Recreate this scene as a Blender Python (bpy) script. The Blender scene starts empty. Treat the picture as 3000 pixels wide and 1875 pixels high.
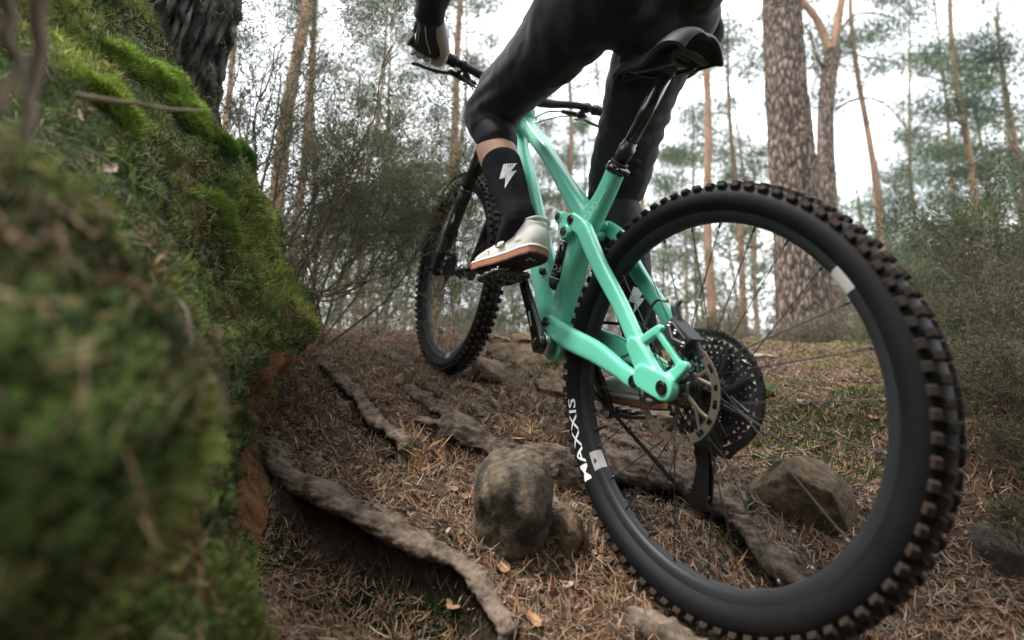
import bpy, bmesh, math, random
import numpy as np
from mathutils import Vector, Matrix
from mathutils import noise as mnoise

R_ = math.radians
scene = bpy.context.scene
COL = scene.collection
random.seed(7); rng = np.random.default_rng(7)

# ------------------------------------------------------------------ camera, world, sun, exposure
FPX, CX, CY = 1513.22, 1500.0, 762.24            # focal length and principal point of the photograph (3000 x 1875)
WC = np.array([[0.998014, 0.06299, 0.0], [-0.015714, 0.248977, 0.968382], [0.060999, -0.966459, 0.249472]])
CAMP = np.array([0, 0, 0.6])
cam_data = bpy.data.cameras.new("camera"); cam = bpy.data.objects.new("camera", cam_data); COL.objects.link(cam)
m = Matrix([[WC[i][0], -WC[i][1], -WC[i][2], CAMP[i]] for i in range(3)] + [[0, 0, 0, 1]])
cam.matrix_world = m
cam_data.sensor_width = 36; cam_data.lens = FPX / 3000 * 36
cam_data.shift_y = -(937.5 - CY) / 3000
cam_data.clip_start = 0.02; cam_data.clip_end = 600
cam_data.dof.use_dof = True; cam_data.dof.focus_distance = 1.25; cam_data.dof.aperture_fstop = 2.0
scene.camera = cam

world = bpy.data.worlds.new("World"); scene.world = world; world.use_nodes = True
nt = world.node_tree; nt.nodes.clear()
SUN_EL, SUN_AZ = R_(61), R_(262)                  # azimuth: direction the light comes from, from +Y clockwise
sky = nt.nodes.new("ShaderNodeTexSky"); sky.sky_type = 'NISHITA'; sky.sun_disc = False
sky.sun_elevation = SUN_EL; sky.sun_rotation = SUN_AZ; sky.dust_density = 4
b1 = nt.nodes.new("ShaderNodeBackground"); b1.inputs[1].default_value = 0.05
b2 = nt.nodes.new("ShaderNodeBackground"); b2.inputs[1].default_value = 1.55
nz = nt.nodes.new("ShaderNodeTexNoise"); nz.inputs['Scale'].default_value = 2.2; nz.inputs['Detail'].default_value = 4
rp = nt.nodes.new("ShaderNodeValToRGB")
rp.color_ramp.elements[0].position = 0.3; rp.color_ramp.elements[0].color = (0.80, 0.84, 0.87, 1)
rp.color_ramp.elements[1].position = 0.7; rp.color_ramp.elements[1].color = (1, 1, 1, 1)
ad = nt.nodes.new("ShaderNodeAddShader"); wo = nt.nodes.new("ShaderNodeOutputWorld")
nt.links.new(sky.outputs[0], b1.inputs[0]); nt.links.new(nz.outputs['Fac'], rp.inputs[0]); nt.links.new(rp.outputs[0], b2.inputs[0])
nt.links.new(b1.outputs[0], ad.inputs[0]); nt.links.new(b2.outputs[0], ad.inputs[1]); nt.links.new(ad.outputs[0], wo.inputs[0])

sd = bpy.data.lights.new("sun", 'SUN'); sd.energy = 3.1; sd.angle = R_(12); sd.color = (1, 0.95, 0.88)
so = bpy.data.objects.new("sun", sd); COL.objects.link(so)
ldir = Vector((math.sin(SUN_AZ) * math.cos(SUN_EL), math.cos(SUN_AZ) * math.cos(SUN_EL), math.sin(SUN_EL)))
so.rotation_euler = ldir.to_track_quat('Z', 'Y').to_euler()
scene.view_settings.view_transform = 'Standard'; scene.view_settings.look = 'None'
scene.view_settings.gamma = 1; scene.view_settings.use_curve_mapping = False
scene.view_settings.exposure = 1.02
scene.render.engine = 'CYCLES'
scene.cycles.max_bounces = 6; scene.cycles.diffuse_bounces = 3; scene.cycles.glossy_bounces = 3
scene.cycles.transparent_max_bounces = 4

# ------------------------------------------------------------------ helpers
def tag(o, label=None, cat=None, group=None, kind=None):
    if label: o['label'] = label
    if cat: o['category'] = cat
    if group: o['group'] = group
    if kind: o['kind'] = kind
    return o

def empty(name, loc=(0, 0, 0), parent=None):
    o = bpy.data.objects.new(name, None); COL.objects.link(o); o.location = loc; o.parent = parent
    o.empty_display_size = 0.1
    return o

def mesh_np(name, V, F, col=None, smooth=True):
    """V (n,3); F: array (m,k) or list of such arrays; col (n,3) point colours"""
    V = np.asarray(V, np.float32).reshape(-1, 3)
    Fs = F if isinstance(F, list) else [F]
    Fs = [np.asarray(f, np.int32) for f in Fs if len(f)]
    me = bpy.data.meshes.new(name)
    me.vertices.add(len(V)); me.vertices.foreach_set("co", V.ravel())
    idx = np.concatenate([f.ravel() for f in Fs]); tot = np.concatenate([np.full(len(f), f.shape[1], np.int32) for f in Fs])
    st = np.concatenate([[0], np.cumsum(tot)[:-1]]).astype(np.int32)
    me.loops.add(len(idx)); me.loops.foreach_set("vertex_index", idx.astype(np.int32))
    me.polygons.add(len(tot)); me.polygons.foreach_set("loop_start", st); me.polygons.foreach_set("loop_total", tot)
    me.polygons.foreach_set("use_smooth", np.full(len(tot), smooth))
    if col is not None:
        a = me.color_attributes.new("tint", 'FLOAT_COLOR', 'POINT')
        c = np.ones((len(V), 4), np.float32); c[:, :3] = col
        a.data.foreach_set("color", c.ravel())
    me.update(calc_edges=True); me.validate()
    return me

def obj(name, me, mats=None, parent=None, loc=None):
    o = bpy.data.objects.new(name, me); COL.objects.link(o)
    if mats is not None:
        if len(me.materials) == 0:
            for mm in (mats if isinstance(mats, (list, tuple)) else [mats]): me.materials.append(mm)
    o.parent = parent
    if loc is not None: o.location = loc
    return o

class MB:
    """collects verts/faces"""
    def __init__(s): s.V = []; s.Q = []; s.T = []; s.n = 0; s.C = []
    def add(s, V, Q=None, T=None, C=None):
        V = np.asarray(V, float).reshape(-1, 3)
        if Q is not None and len(Q): s.Q.append(np.asarray(Q, int).reshape(-1, 4) + s.n)
        if T is not None and len(T): s.T.append(np.asarray(T, int).reshape(-1, 3) + s.n)
        s.V.append(V); s.n += len(V)
        if C is not None: s.C.append(np.broadcast_to(np.asarray(C, float), (len(V), 3)))
        return s
    def tube(s, P, ra, rb=None, hint=(0, 0, 1), segs=12, cap=True, round_cap=False, closed=False, expo=2.0, C=None):
        V, Q, T = tube(P, ra, rb, hint, segs, cap, round_cap, closed, expo); return s.add(V, Q, T, C)
    def box(s, c, size, M=None, bev=0.0, C=None):
        V, Q = box(size); 
        if M is not None: V = V @ np.asarray(M).T
        return s.add(V + np.asarray(c), Q, None, C)
    def lathe(s, prof, c=(0, 0, 0), axis='Y', segs=48, closed=False, a0=0, a1=2 * math.pi, C=None):
        V, Q = lathe(prof, segs, closed, axis, a0, a1); return s.add(V + np.asarray(c), Q, None, C)
    def mesh(s, name, smooth=True):
        V = np.concatenate(s.V); F = []
        if s.Q: F.append(np.concatenate(s.Q))
        if s.T: F.append(np.concatenate(s.T))
        col = np.concatenate(s.C) if s.C and sum(len(c) for c in s.C) == len(V) else None
        return mesh_np(name, V, F, col, smooth)

def unit(v):
    v = np.asarray(v, float); return v / (np.linalg.norm(v, axis=-1, keepdims=True) + 1e-12)

def spline(P, n):
    """Catmull-Rom through control rows (any width)"""
    P = np.asarray(P, float)
    if len(P) < 3: 
        t = np.linspace(0, 1, n)[:, None]; return P[0] * (1 - t) + P[-1] * t
    Q = np.vstack([2 * P[0] - P[1], P, 2 * P[-1] - P[-2]])
    out = []
    for u in np.linspace(0, len(P) - 1 - 1e-9, n):
        i = int(u); t = u - i; a, b, c, d = Q[i], Q[i + 1], Q[i + 2], Q[i + 3]
        out.append(0.5 * ((2 * b) + (c - a) * t + (2 * a - 5 * b + 4 * c - d) * t * t + (3 * b - a - 3 * c + d) * t ** 3))
    return np.array(out)

def tube(P, ra, rb=None, hint=(0, 0, 1), segs=12, cap=True, round_cap=False, closed=False, expo=2.0):
    P = np.asarray(P, float); n = len(P)
    ra = np.broadcast_to(np.asarray(ra, float), (n,)).copy()
    rb = ra.copy() if rb is None else np.broadcast_to(np.asarray(rb, float), (n,)).copy()
    if round_cap and not closed:
        t0 = unit(P[0] - P[1]); t1 = unit(P[-1] - P[-2]); ks = [0.97, 0.8, 0.5, 0.15]
        r0 = min(ra[0], rb[0]); r1 = min(ra[-1], rb[-1])
        pre = [P[0] + t0 * r0 * math.sqrt(1 - k * k) for k in ks[::-1]]; post = [P[-1] + t1 * r1 * math.sqrt(1 - k * k) for k in ks]
        ra = np.concatenate([ra[0] * np.array(ks[::-1]), ra, ra[-1] * np.array(ks)])
        rb = np.concatenate([rb[0] * np.array(ks[::-1]), rb, rb[-1] * np.array(ks)])
        P = np.vstack([pre, P, post]); n = len(P)
    if closed: T = np.roll(P, -1, 0) - np.roll(P, 1, 0)
    else: T = np.gradient(P, axis=0)
    T = unit(T)
    h = np.asarray(hint, float); u = h - T[0] * (h @ T[0])
    if np.linalg.norm(u) < 1e-4: u = np.array([1, 0, 0]) - T[0] * T[0][0]
    u = unit(u); U = [u]
    for i in range(1, n):
        u = U[-1] - T[i] * (U[-1] @ T[i]); U.append(unit(u))
    U = np.array(U); S = np.cross(T, U)
    a = np.linspace(0, 2 * math.pi, segs, endpoint=False)
    ca, sa = np.cos(a), np.sin(a)
    if expo != 2.0:
        ca = np.sign(ca) * np.abs(ca) ** (2 / expo); sa = np.sign(sa) * np.abs(sa) ** (2 / expo)
    V = P[:, None] + S[:, None] * (ca[None, :, None] * ra[:, None, None]) + U[:, None] * (sa[None, :, None] * rb[:, None, None])
    V = V.reshape(-1, 3); j = np.arange(segs); j2 = (j + 1) % segs; Q = []
    for i in range(n if closed else n - 1):
        k = (i + 1) % n
        Q.append(np.stack([i * segs + j, i * segs + j2, k * segs + j2, k * segs + j], 1))
    Q = np.concatenate(Q); Tt = None
    if cap and not closed:
        V = np.vstack([V, P[0], P[-1]]); c0, c1 = len(V) - 2, len(V) - 1
        Tt = np.concatenate([np.stack([np.full(segs, c0), j2, j], 1), np.stack([np.full(segs, c1), (n - 1) * segs + j, (n - 1) * segs + j2], 1)])
    return V, Q, Tt

def box(size):
    x, y, z = [s / 2 for s in size]
    V = np.array([[-x, -y, -z], [x, -y, -z], [x, y, -z], [-x, y, -z], [-x, -y, z], [x, -y, z], [x, y, z], [-x, y, z]])
    Q = np.array([[0, 3, 2, 1], [4, 5, 6, 7], [0, 1, 5, 4], [1, 2, 6, 5], [2, 3, 7, 6], [3, 0, 4, 7]])
    return V, Q

def lathe(prof, segs=48, closed=False, axis='Y', a0=0, a1=2 * math.pi):
    prof = np.asarray(prof, float); n = len(prof); full = abs(a1 - a0 - 2 * math.pi) < 1e-6
    A = np.linspace(a0, a1, segs, endpoint=not full)
    r, h = prof[:, 0], prof[:, 1]
    X = np.cos(A)[:, None] * r; Z = np.sin(A)[:, None] * r; H = np.broadcast_to(h, X.shape)
    V = np.stack([X, H, Z], -1) if axis == 'Y' else np.stack([X, Z, H], -1)
    V = V.reshape(-1, 3); Q = []
    ni = n if closed else n - 1
    for i in range(segs if full else segs - 1):
        k = (i + 1) % segs; j = np.arange(ni); j2 = (j + 1) % n
        Q.append(np.stack([i * n + j, i * n + j2, k * n + j2, k * n + j], 1))
    return V, np.concatenate(Q)

def remesh(name, mb, voxel, smooth=6, mats=None, parent=None, disp=None):
    me = mb.mesh(name + "_src"); o = bpy.data.objects.new("tmp", me); COL.objects.link(o)
    r = o.modifiers.new("r", 'REMESH'); r.mode = 'VOXEL'; r.voxel_size = voxel; r.use_smooth_shade = True
    if smooth:
        s = o.modifiers.new("s", 'SMOOTH'); s.factor = 0.5; s.iterations = smooth
    dg = bpy.context.evaluated_depsgraph_get(); ev = o.evaluated_get(dg)
    out = bpy.data.meshes.new_from_object(ev, depsgraph=dg); out.name = name
    bpy.data.objects.remove(o); bpy.data.meshes.remove(me)
    if disp is not None:
        n = len(out.vertices); co = np.empty(n * 3, np.float32); out.vertices.foreach_get("co", co)
        no = np.empty(n * 3, np.float32); out.vertices.foreach_get("normal", no)
        co = co.reshape(-1, 3); no = no.reshape(-1, 3); d = disp(co)
        co = co + no * d[:, None]; out.vertices.foreach_set("co", co.astype(np.float32).ravel()); out.update()
    out.polygons.foreach_set("use_smooth", np.full(len(out.polygons), True))
    return obj(name, out, mats, parent)

# vectorised value noise
_perm = rng.permutation(4096)
_rv = rng.random(4096)
def vnoise(P):
    P = np.asarray(P, float); I = np.floor(P).astype(int); Fr = P - I; Fr = Fr * Fr * (3 - 2 * Fr)
    def h(a, b, c): return _rv[(_perm[(_perm[(a & 4095)] + b) & 4095] + c) & 4095]
    x, y, z = I[..., 0], I[..., 1], I[..., 2]; u, v, w = Fr[..., 0], Fr[..., 1], Fr[..., 2]
    r = 0
    for dx in (0, 1):
        for dy in (0, 1):
            for dz in (0, 1):
                r = r + h(x + dx, y + dy, z + dz) * (u if dx else 1 - u) * (v if dy else 1 - v) * (w if dz else 1 - w)
    return r * 2 - 1
def fbm(P, s, o=4):
    P = np.asarray(P, float) * s; a = 1.0; t = 0
    for i in range(o): t = t + vnoise(P + 17.3 * i) * a; P = P * 2.03; a *= 0.5
    return t

# ------------------------------------------------------------------ materials
def mat(name, color, rough=0.6, metal=0.0, col2=None, nscale=8.0, bump=0.0, bscale=60.0, spec=0.5, coat=0.0, dark=None, dscale=3.0, attr=False, trans=0.0, sheen=0.0, stretch=None, ramp=(0.35, 0.65), dark_amt=0.5, crack=None):
    M = bpy.data.materials.new(name); M.use_nodes = True; t = M.node_tree; N = t.nodes; L = t.links
    b = N['Principled BSDF']; b.inputs['Roughness'].default_value = rough; b.inputs['Metallic'].default_value = metal
    b.inputs['Specular IOR Level'].default_value = spec; b.inputs['Coat Weight'].default_value = coat; b.inputs['Coat Roughness'].default_value = 0.15
    b.inputs['Sheen Weight'].default_value = sheen
    tc = N.new('ShaderNodeTexCoord'); src = tc.outputs['Object']
    if stretch:
        mp = N.new('ShaderNodeMapping'); mp.inputs['Scale'].default_value = stretch; L.new(src, mp.inputs[0]); src = mp.outputs[0]
    cur = None
    if col2 is not None:
        n = N.new('ShaderNodeTexNoise'); n.inputs['Scale'].default_value = nscale; n.inputs['Detail'].default_value = 6; n.inputs['Roughness'].default_value = 0.65
        L.new(src, n.inputs['Vector'])
        r = N.new('ShaderNodeValToRGB'); r.color_ramp.elements[0].position = ramp[0]; r.color_ramp.elements[1].position = ramp[1]
        r.color_ramp.elements[0].color = (*color, 1); r.color_ramp.elements[1].color = (*col2, 1)
        L.new(n.outputs['Fac'], r.inputs[0]); cur = r.outputs[0]
    else:
        b.inputs['Base Color'].default_value = (*color, 1)
    def mix(mode, fac, a, c):
        x = N.new('ShaderNodeMix'); x.data_type = 'RGBA'; x.blend_type = mode
        if isinstance(fac, float): x.inputs[0].default_value = fac
        else: L.new(fac, x.inputs[0])
        for i, v in ((6, a), (7, c)):
            if isinstance(v, tuple): x.inputs[i].default_value = (*v, 1)
            else: L.new(v, x.inputs[i])
        return x.outputs[2]
    if dark is not None:
        n2 = N.new('ShaderNodeTexNoise'); n2.inputs['Scale'].default_value = dscale; n2.inputs['Detail'].default_value = 5
        L.new(src, n2.inputs['Vector'])
        r2 = N.new('ShaderNodeValToRGB'); r2.color_ramp.elements[0].position = dark_amt; r2.color_ramp.elements[1].position = dark_amt + 0.12
        L.new(n2.outputs['Fac'], r2.inputs[0])
        cur = mix('MIX', r2.outputs[0], cur if cur is not None else tuple(color), tuple(dark))
    ck_out = None
    if crack:
        nd = N.new('ShaderNodeTexNoise'); nd.inputs['Scale'].default_value = crack[0] * .8; L.new(src, nd.inputs['Vector'])
        va = N.new('ShaderNodeVectorMath'); va.operation = 'SCALE'; va.inputs['Scale'].default_value = 1.1 / crack[0]; L.new(nd.outputs['Color'], va.inputs[0])
        vb = N.new('ShaderNodeVectorMath'); vb.operation = 'ADD'; L.new(src, vb.inputs[0]); L.new(va.outputs[0], vb.inputs[1])
        vo = N.new('ShaderNodeTexVoronoi'); vo.feature = 'DISTANCE_TO_EDGE'; vo.inputs['Scale'].default_value = crack[0]; L.new(vb.outputs[0], vo.inputs['Vector'])
        vr = N.new('ShaderNodeValToRGB'); vr.color_ramp.elements[0].position = crack[1] * .2; vr.color_ramp.elements[1].position = crack[1]; vr.color_ramp.elements[0].color = (*crack[2], 1)
        L.new(vo.outputs['Distance'], vr.inputs[0]); cur = mix('MULTIPLY', 1.0, cur if cur is not None else tuple(color), vr.outputs[0]); ck_out = vr.outputs[0]
    if attr:
        a = N.new('ShaderNodeAttribute'); a.attribute_name = 'tint'
        cur = mix('MULTIPLY', 1.0, cur if cur is not None else tuple(color), a.outputs['Color'])
    if cur is not None: L.new(cur, b.inputs['Base Color'])
    if bump > 0:
        n3 = N.new('ShaderNodeTexNoise'); n3.inputs['Scale'].default_value = bscale; n3.inputs['Detail'].default_value = 5; n3.inputs['Roughness'].default_value = 0.7
        L.new(src, n3.inputs['Vector']); bp = N.new('ShaderNodeBump'); bp.inputs['Strength'].default_value = 0.6; bp.inputs['Distance'].default_value = bump
        
        if ck_out is not None:
            ma = N.new('ShaderNodeMath'); ma.operation = 'ADD'; L.new(n3.outputs['Fac'], ma.inputs[0]); L.new(ck_out, ma.inputs[1]); L.new(ma.outputs[0], bp.inputs['Height'])
        else: L.new(n3.outputs['Fac'], bp.inputs['Height'])
        L.new(bp.outputs[0], b.inputs['Normal'])
    if trans > 0:
        tr = N.new('ShaderNodeBsdfTranslucent'); ms = N.new('ShaderNodeMixShader'); ms.inputs[0].default_value = trans
        if cur is not None: L.new(cur, tr.inputs[0])
        else: tr.inputs[0].default_value = (*color, 1)
        out = N['Material Output']; L.new(b.outputs[0], ms.inputs[1]); L.new(tr.outputs[0], ms.inputs[2]); L.new(ms.outputs[0], out.inputs[0])
    return M

MAT = {}
MAT['paint'] = mat('turquoise_paint', (0.145, 0.62, 0.44), 0.34, 0, (0.165, 0.66, 0.48), 3, 0, coat=0.6, dark=(0.05, 0.16, 0.10), dscale=230, dark_amt=0.665)
MAT['decal'] = mat('pale_green_print', (0.36, 0.82, 0.60), 0.4)
MAT['rubber'] = mat('tyre_rubber', (0.0042, 0.0045, 0.005), 0.62, 0, (0.007, 0.0072, 0.008), 14, 0.0004, 300, spec=0.16)
MAT['knob'] = mat('muddy_knob_rubber', (0.007, 0.0065, 0.006), 0.85, 0, (0.050, 0.036, 0.026), 13, 0.0012, 250, spec=.15)
MAT['rim'] = mat('black_anodised_rim', (0.014, 0.015, 0.0165), 0.48, 0.0, (0.020, 0.0215, 0.0235), 10, spec=0.22)
MAT['black'] = mat('black_anodised_metal', (0.018, 0.018, 0.019), 0.32, 0.0, coat=0.3)
MAT['matte'] = mat('matte_black_composite', (0.010, 0.010, 0.011), 0.6, 0, (0.016, 0.016, 0.0175), 40, 0.0003, 200)
MAT['gloss'] = mat('gloss_black', (0.010, 0.010, 0.011), 0.12, coat=0.5)
MAT['steel'] = mat('brushed_steel', (0.55, 0.54, 0.52), 0.28, 1.0)
MAT['rotor'] = mat('worn_rotor_steel', (0.11, 0.092, 0.070), 0.5, 0.6, (0.16, 0.14, 0.11), 30)
MAT['chain'] = mat('chain_steel', (0.10, 0.10, 0.10), 0.3, 0.8, (0.03, 0.03, 0.03), 200)
MAT['spoke'] = mat('spoke_steel', (0.045, 0.045, 0.048), 0.3, 0.6)
MAT['white_print'] = mat('white_print', (0.70, 0.72, 0.72), 0.6)
MAT['grey_print'] = mat('grey_sticker', (0.33, 0.34, 0.33), 0.5, 0, (0.38, 0.38, 0.37), 30)
MAT['dkprint'] = mat('dark_print', (0.02, 0.02, 0.02), 0.5)
MAT['trouser'] = mat('charcoal_stretch_fabric', (0.0045, 0.006, 0.007), 0.72, 0, (0.0075, 0.0095, 0.011), 300, 0.0006, 900, spec=0.25, sheen=0.12)
MAT['jersey'] = mat('navy_jersey_fabric', (0.006, 0.010, 0.016), 0.85, 0, (0.010, 0.015, 0.023), 200, 0.0008, 700, spec=0.2, sheen=0.1)
MAT['pad'] = mat('black_knee_sleeve', (0.006, 0.005, 0.0055), 0.7, 0, (0.010, 0.0085, 0.009), 160, 0.0004, 800, spec=0.3)
MAT['skin'] = mat('skin', (0.50, 0.26, 0.17), 0.5, 0, (0.58, 0.32, 0.22), 25, 0.0006, 400)
MAT['sock'] = mat('black_sock_knit', (0.006, 0.0066, 0.0085), 0.9, 0, (0.011, 0.012, 0.0145), 300, 0.0012, 500, spec=0.15)
MAT['shoe'] = mat('white_shoe', (0.72, 0.70, 0.66), 0.8, 0, (0.66, 0.64, 0.60), 12, 0.0003, 500)
MAT['speck'] = mat('speckled_shoe_toe', (0.70, 0.69, 0.65), 0.5, 0, (0.66, 0.64, 0.60), 12, 0, dark=(0.02, 0.02, 0.02), dscale=260, dark_amt=0.50)
MAT['gum'] = mat('gum_rubber', (0.34, 0.13, 0.06), 0.55, 0, (0.27, 0.10, 0.05), 30, 0.0008, 300)
MAT['sole_dark'] = mat('dark_gum_tread', (0.07, 0.035, 0.022), 0.7, 0, (0.035, 0.022, 0.016), 40, 0.001, 200)
MAT['glove_w'] = mat('pale_glove_fabric', (0.62, 0.59, 0.61), 0.85, 0, (0.52, 0.49, 0.50), 150, 0.0008, 500)
MAT['glove_b'] = mat('black_glove_fabric', (0.014, 0.016, 0.018), 0.8, 0, (0.022, 0.024, 0.027), 200, 0.0006, 600)
MAT['soil'] = mat('forest_floor', (0.028, 0.018, 0.012), 0.95, 0, (0.12, 0.076, 0.049), 26, 0.008, 70, spec=0.15, dark=(0.035, 0.024, 0.018), dscale=5, dark_amt=0.53)
MAT['clay'] = mat('orange_sandy_soil', (0.055, 0.026, 0.013), 0.95, 0, (0.19, 0.088, 0.042), 42, 0.014, 80, spec=0.1, stretch=(1, 1, .35), dark=(0.03, 0.02, 0.012), dscale=9, dark_amt=0.56)
MAT['ledge_shade'] = mat('shaded_ledge_earth', (0.018, 0.014, 0.010), 0.95, 0, (0.055, 0.038, 0.026), 45, 0.008, 90, spec=0.15, dark=(.022, .03, .012), dscale=11, dark_amt=.55)  # dark mossy earth, with the shade below the root ledges painted in
MAT['needle'] = mat('dry_needles', (1, 1, 1), 0.6, attr=True, spec=0.3)
MAT['moss'] = mat('moss', (1, 1, 1), 0.8, attr=True, spec=0.1, trans=0.3)
MAT['foliage'] = mat('pine_needles', (1, 1, 1), 0.7, attr=True, spec=0.2, trans=0.3)
MAT['bankmoss'] = mat('mossy_earth', (.03, .045, .016), 0.95, 0, (.12, .17, .04), 14, .010, 60, spec=.1, dark=(.09, .062, .04), dscale=7, dark_amt=.56)
MAT['root'] = mat('weathered_root', (0.050, 0.037, 0.028), 0.9, 0, (0.20, 0.155, 0.12), 30, 0.008, 60, spec=0.15, dark=(0.025, 0.022, 0.016), dscale=10, dark_amt=0.6)
MAT['rock'] = mat('sandstone', (0.045, 0.036, 0.027), 0.9, 0, (0.175, 0.14, 0.10), 60, 0.022, 120, spec=0.2, dark=(0.034, 0.032, 0.024), dscale=16, dark_amt=0.50)
MAT['rock_dark'] = mat('dark_stone', (0.022, 0.02, 0.016), 0.9, 0, (0.06, 0.052, 0.04), 40, 0.006, 120, spec=0.2)  # plain dark stone tone for the lower right boulder
MAT['rock_brown'] = mat('brown_stone', (0.075, 0.050, 0.032), 0.9, 0, (0.21, 0.15, 0.10), 34, 0.014, 110, spec=0.2, dark=(0.03, 0.024, 0.016), dscale=8, dark_amt=0.56)
MAT['rock_moss'] = mat('lichened_stone', (0.12, 0.115, 0.09), 0.9, 0, (0.28, 0.27, 0.23), 22, 0.005, 60, spec=0.1, dark=(0.04, 0.06, 0.02), dscale=6, dark_amt=0.5)
MAT['bark_red'] = mat('orange_pine_bark', (0.15, 0.088, 0.056), 0.9, 0, (0.30, 0.19, 0.125), 9, 0.012, 30, spec=0.15, stretch=(1, 1, .25), dark=(0.09, 0.06, 0.045), dscale=6, dark_amt=0.60)
MAT['bark'] = mat('plated_pine_bark', (0.085, 0.064, 0.052), 0.9, 0, (0.27, 0.215, 0.175), 26, 0.03, 22, spec=0.1, stretch=(1, 1, .27), crack=(23, .24, (.25, .23, .22)))
MAT['bark_grey'] = mat('grey_furrowed_bark', (0.022, 0.020, 0.018), 0.95, 0, (0.20, 0.185, 0.165), 38, 0.016, 70, spec=0.1, stretch=(1, 1, .35), dark=(0.09, 0.10, 0.065), dscale=9, dark_amt=0.60, ramp=(0.40, 0.60), crack=(13, .26, (.28, .28, .28)))
MAT['twig'] = mat('brown_twig', (0.085, 0.064, 0.046), 0.85, 0, (0.17, 0.13, 0.095), 30, spec=0.2)
MAT['leaf'] = mat('dead_leaf', (0.30, 0.15, 0.07), 0.7, 0, (0.42, 0.25, 0.15), 40, 0.001, 200, trans=0.25)
MAT['leaf_pale'] = mat('pale_dead_leaf', (0.42, 0.32, 0.24), 0.7, 0, (0.33, 0.22, 0.16), 30, 0.001, 200, trans=0.2)
# ================================================================== THE GROUND
def px_dir(px, py):
    px = np.asarray(px, float); py = np.asarray(py, float)
    return np.stack([(px - CX) / FPX, (py - CY) / FPX, np.ones_like(px)], -1) @ WC.T
HY = np.array([-30, -4, -1, 0, .5, .92, 1.0, 1.3, 1.6, 1.9, 2.3, 2.65, 3.0, 3.5, 4.2, 5.5, 8, 15, 40, 200])
HZ = np.array([-.6, -.5, -.25, -.10, .06, .222, .255, .39, .53, .655, .775, .85, .91, .955, .96, .90, .86, .9, 1.1, 2.0])
def sst(a, b, x): t = np.clip((x - a) / (b - a), 0, 1); return t * t * (3 - 2 * t)
LEDGES = []; GR = {}
def H0(x, y):
    x = np.asarray(x, float); y = np.asarray(y, float)
    z = np.interp(y, HY, HZ) + .035 * np.clip(x, -2, 6) * sst(1.5, 3, y)
    z = z + 1.3 * sst(-1.15, -2.3, x) * sst(2.4, 1.5, y)
    # right hand verge rises a little, left side rises to the bank foot
    z = z + .10 * sst(1.0, 2.2, x) * sst(3.6, 1.2, y)
    z = z + .16 * sst(.62, 1.05, -( (x - .33) * .862 + (y - 1.0) * .506) * -1) * sst(2.4, 1.2, y)
    return z
def H(x, y, fine=True):
    x = np.asarray(x, float); y = np.asarray(y, float); z = H0(x, y)
    P = np.stack([x, y, np.zeros_like(x)], -1); near = sst(8, 3, y)
    z = z + .030 * fbm(P, 1.7, 2) * near + .10 * fbm(P, .13, 2) * sst(4, 12, y)
    for (Q, wd, dep) in LEDGES:
        best = np.full(x.shape, 9.0); sgn = np.zeros(x.shape)
        for a, b in zip(Q[:-1], Q[1:]):
            d = b - a; L2 = d @ d; t = np.clip(((x - a[0]) * d[0] + (y - a[1]) * d[1]) / L2, 0, 1)
            ex, ey = x - a[0] - t * d[0], y - a[1] - t * d[1]; dd = np.hypot(ex, ey); s = ex * d[1] - ey * d[0]
            m_ = dd < best; best = np.where(m_, dd, best); sgn = np.where(m_, s, sgn)
        z = z - dep * np.where(sgn > 0, sst(wd, 0, best) * sst(-.004, .02, best), 0)
    for Q in (GR.values() if GR else ()):
        best = np.full(x.shape, 9.0)
        for a, b in zip(Q[:-1], Q[1:]):
            d = b - a; t = np.clip(((x - a[0]) * d[0] + (y - a[1]) * d[1]) / (d @ d), 0, 1); best = np.minimum(best, np.hypot(x - a[0] - t * d[0], y - a[1] - t * d[1]))
        z = z + .012 * np.exp(-(best / .05) ** 2)
    if fine: z = z + .013 * fbm(P, 9, 3) * near + .010 * np.abs(fbm(P + 3, 4.5, 2)) * near + .004 * fbm(P, 40, 2) * near
    return z
def ground_at(px, py, lift=0.0, fn=None):
    d = px_dir(px, py); fn = fn or (lambda x, y: H0(x, y))
    s = np.linspace(.3, 14, 1400); P = CAMP + d[None] * s[:, None]; g = fn(P[:, 0], P[:, 1]) + lift
    k = np.argmax(P[:, 2] < g); 
    if P[k, 2] >= g[k]: k = len(s) - 1
    return P[k]
def at(px, py, s): return CAMP + px_dir(px, py) * s      # a point s metres in front of the camera along a sight line

ROOTS = {
 'big': [(770, 1330), (860, 1420), (960, 1475), (1080, 1535), (1200, 1590), (1320, 1635), (1410, 1690), (1450, 1760), (1500, 1830)],
 'left': [(960, 1090), (1040, 1160), (1110, 1235), (1160, 1270), (1195, 1310)],
 'left2': [(1030, 1140), (1110, 1172), (1170, 1205), (1230, 1232), (1300, 1240)],
 'mid': [(1200, 1135), (1228, 1160), (1305, 1198), (1330, 1235), (1400, 1267), (1470, 1300), (1560, 1320), (1665, 1345)],
 'behind': [(1700, 1245), (1790, 1275), (1860, 1300), (1950, 1330)],
 'wheel': [(1720, 1310), (1800, 1345), (1880, 1350), (1960, 1380), (2040, 1400), (2110, 1450), (2180, 1503), (2242, 1579), (2309, 1637), (2375, 1688), (2440, 1760)],
}
GR = {k: np.array([ground_at(*p)[:2] for p in v]) for k, v in ROOTS.items()}
for k, w, d in (('big', .30, .110), ('mid', .16, .060), ('wheel', .16, .085), ('left', .14, .055)): LEDGES.append((GR[k], w, d))

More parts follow.
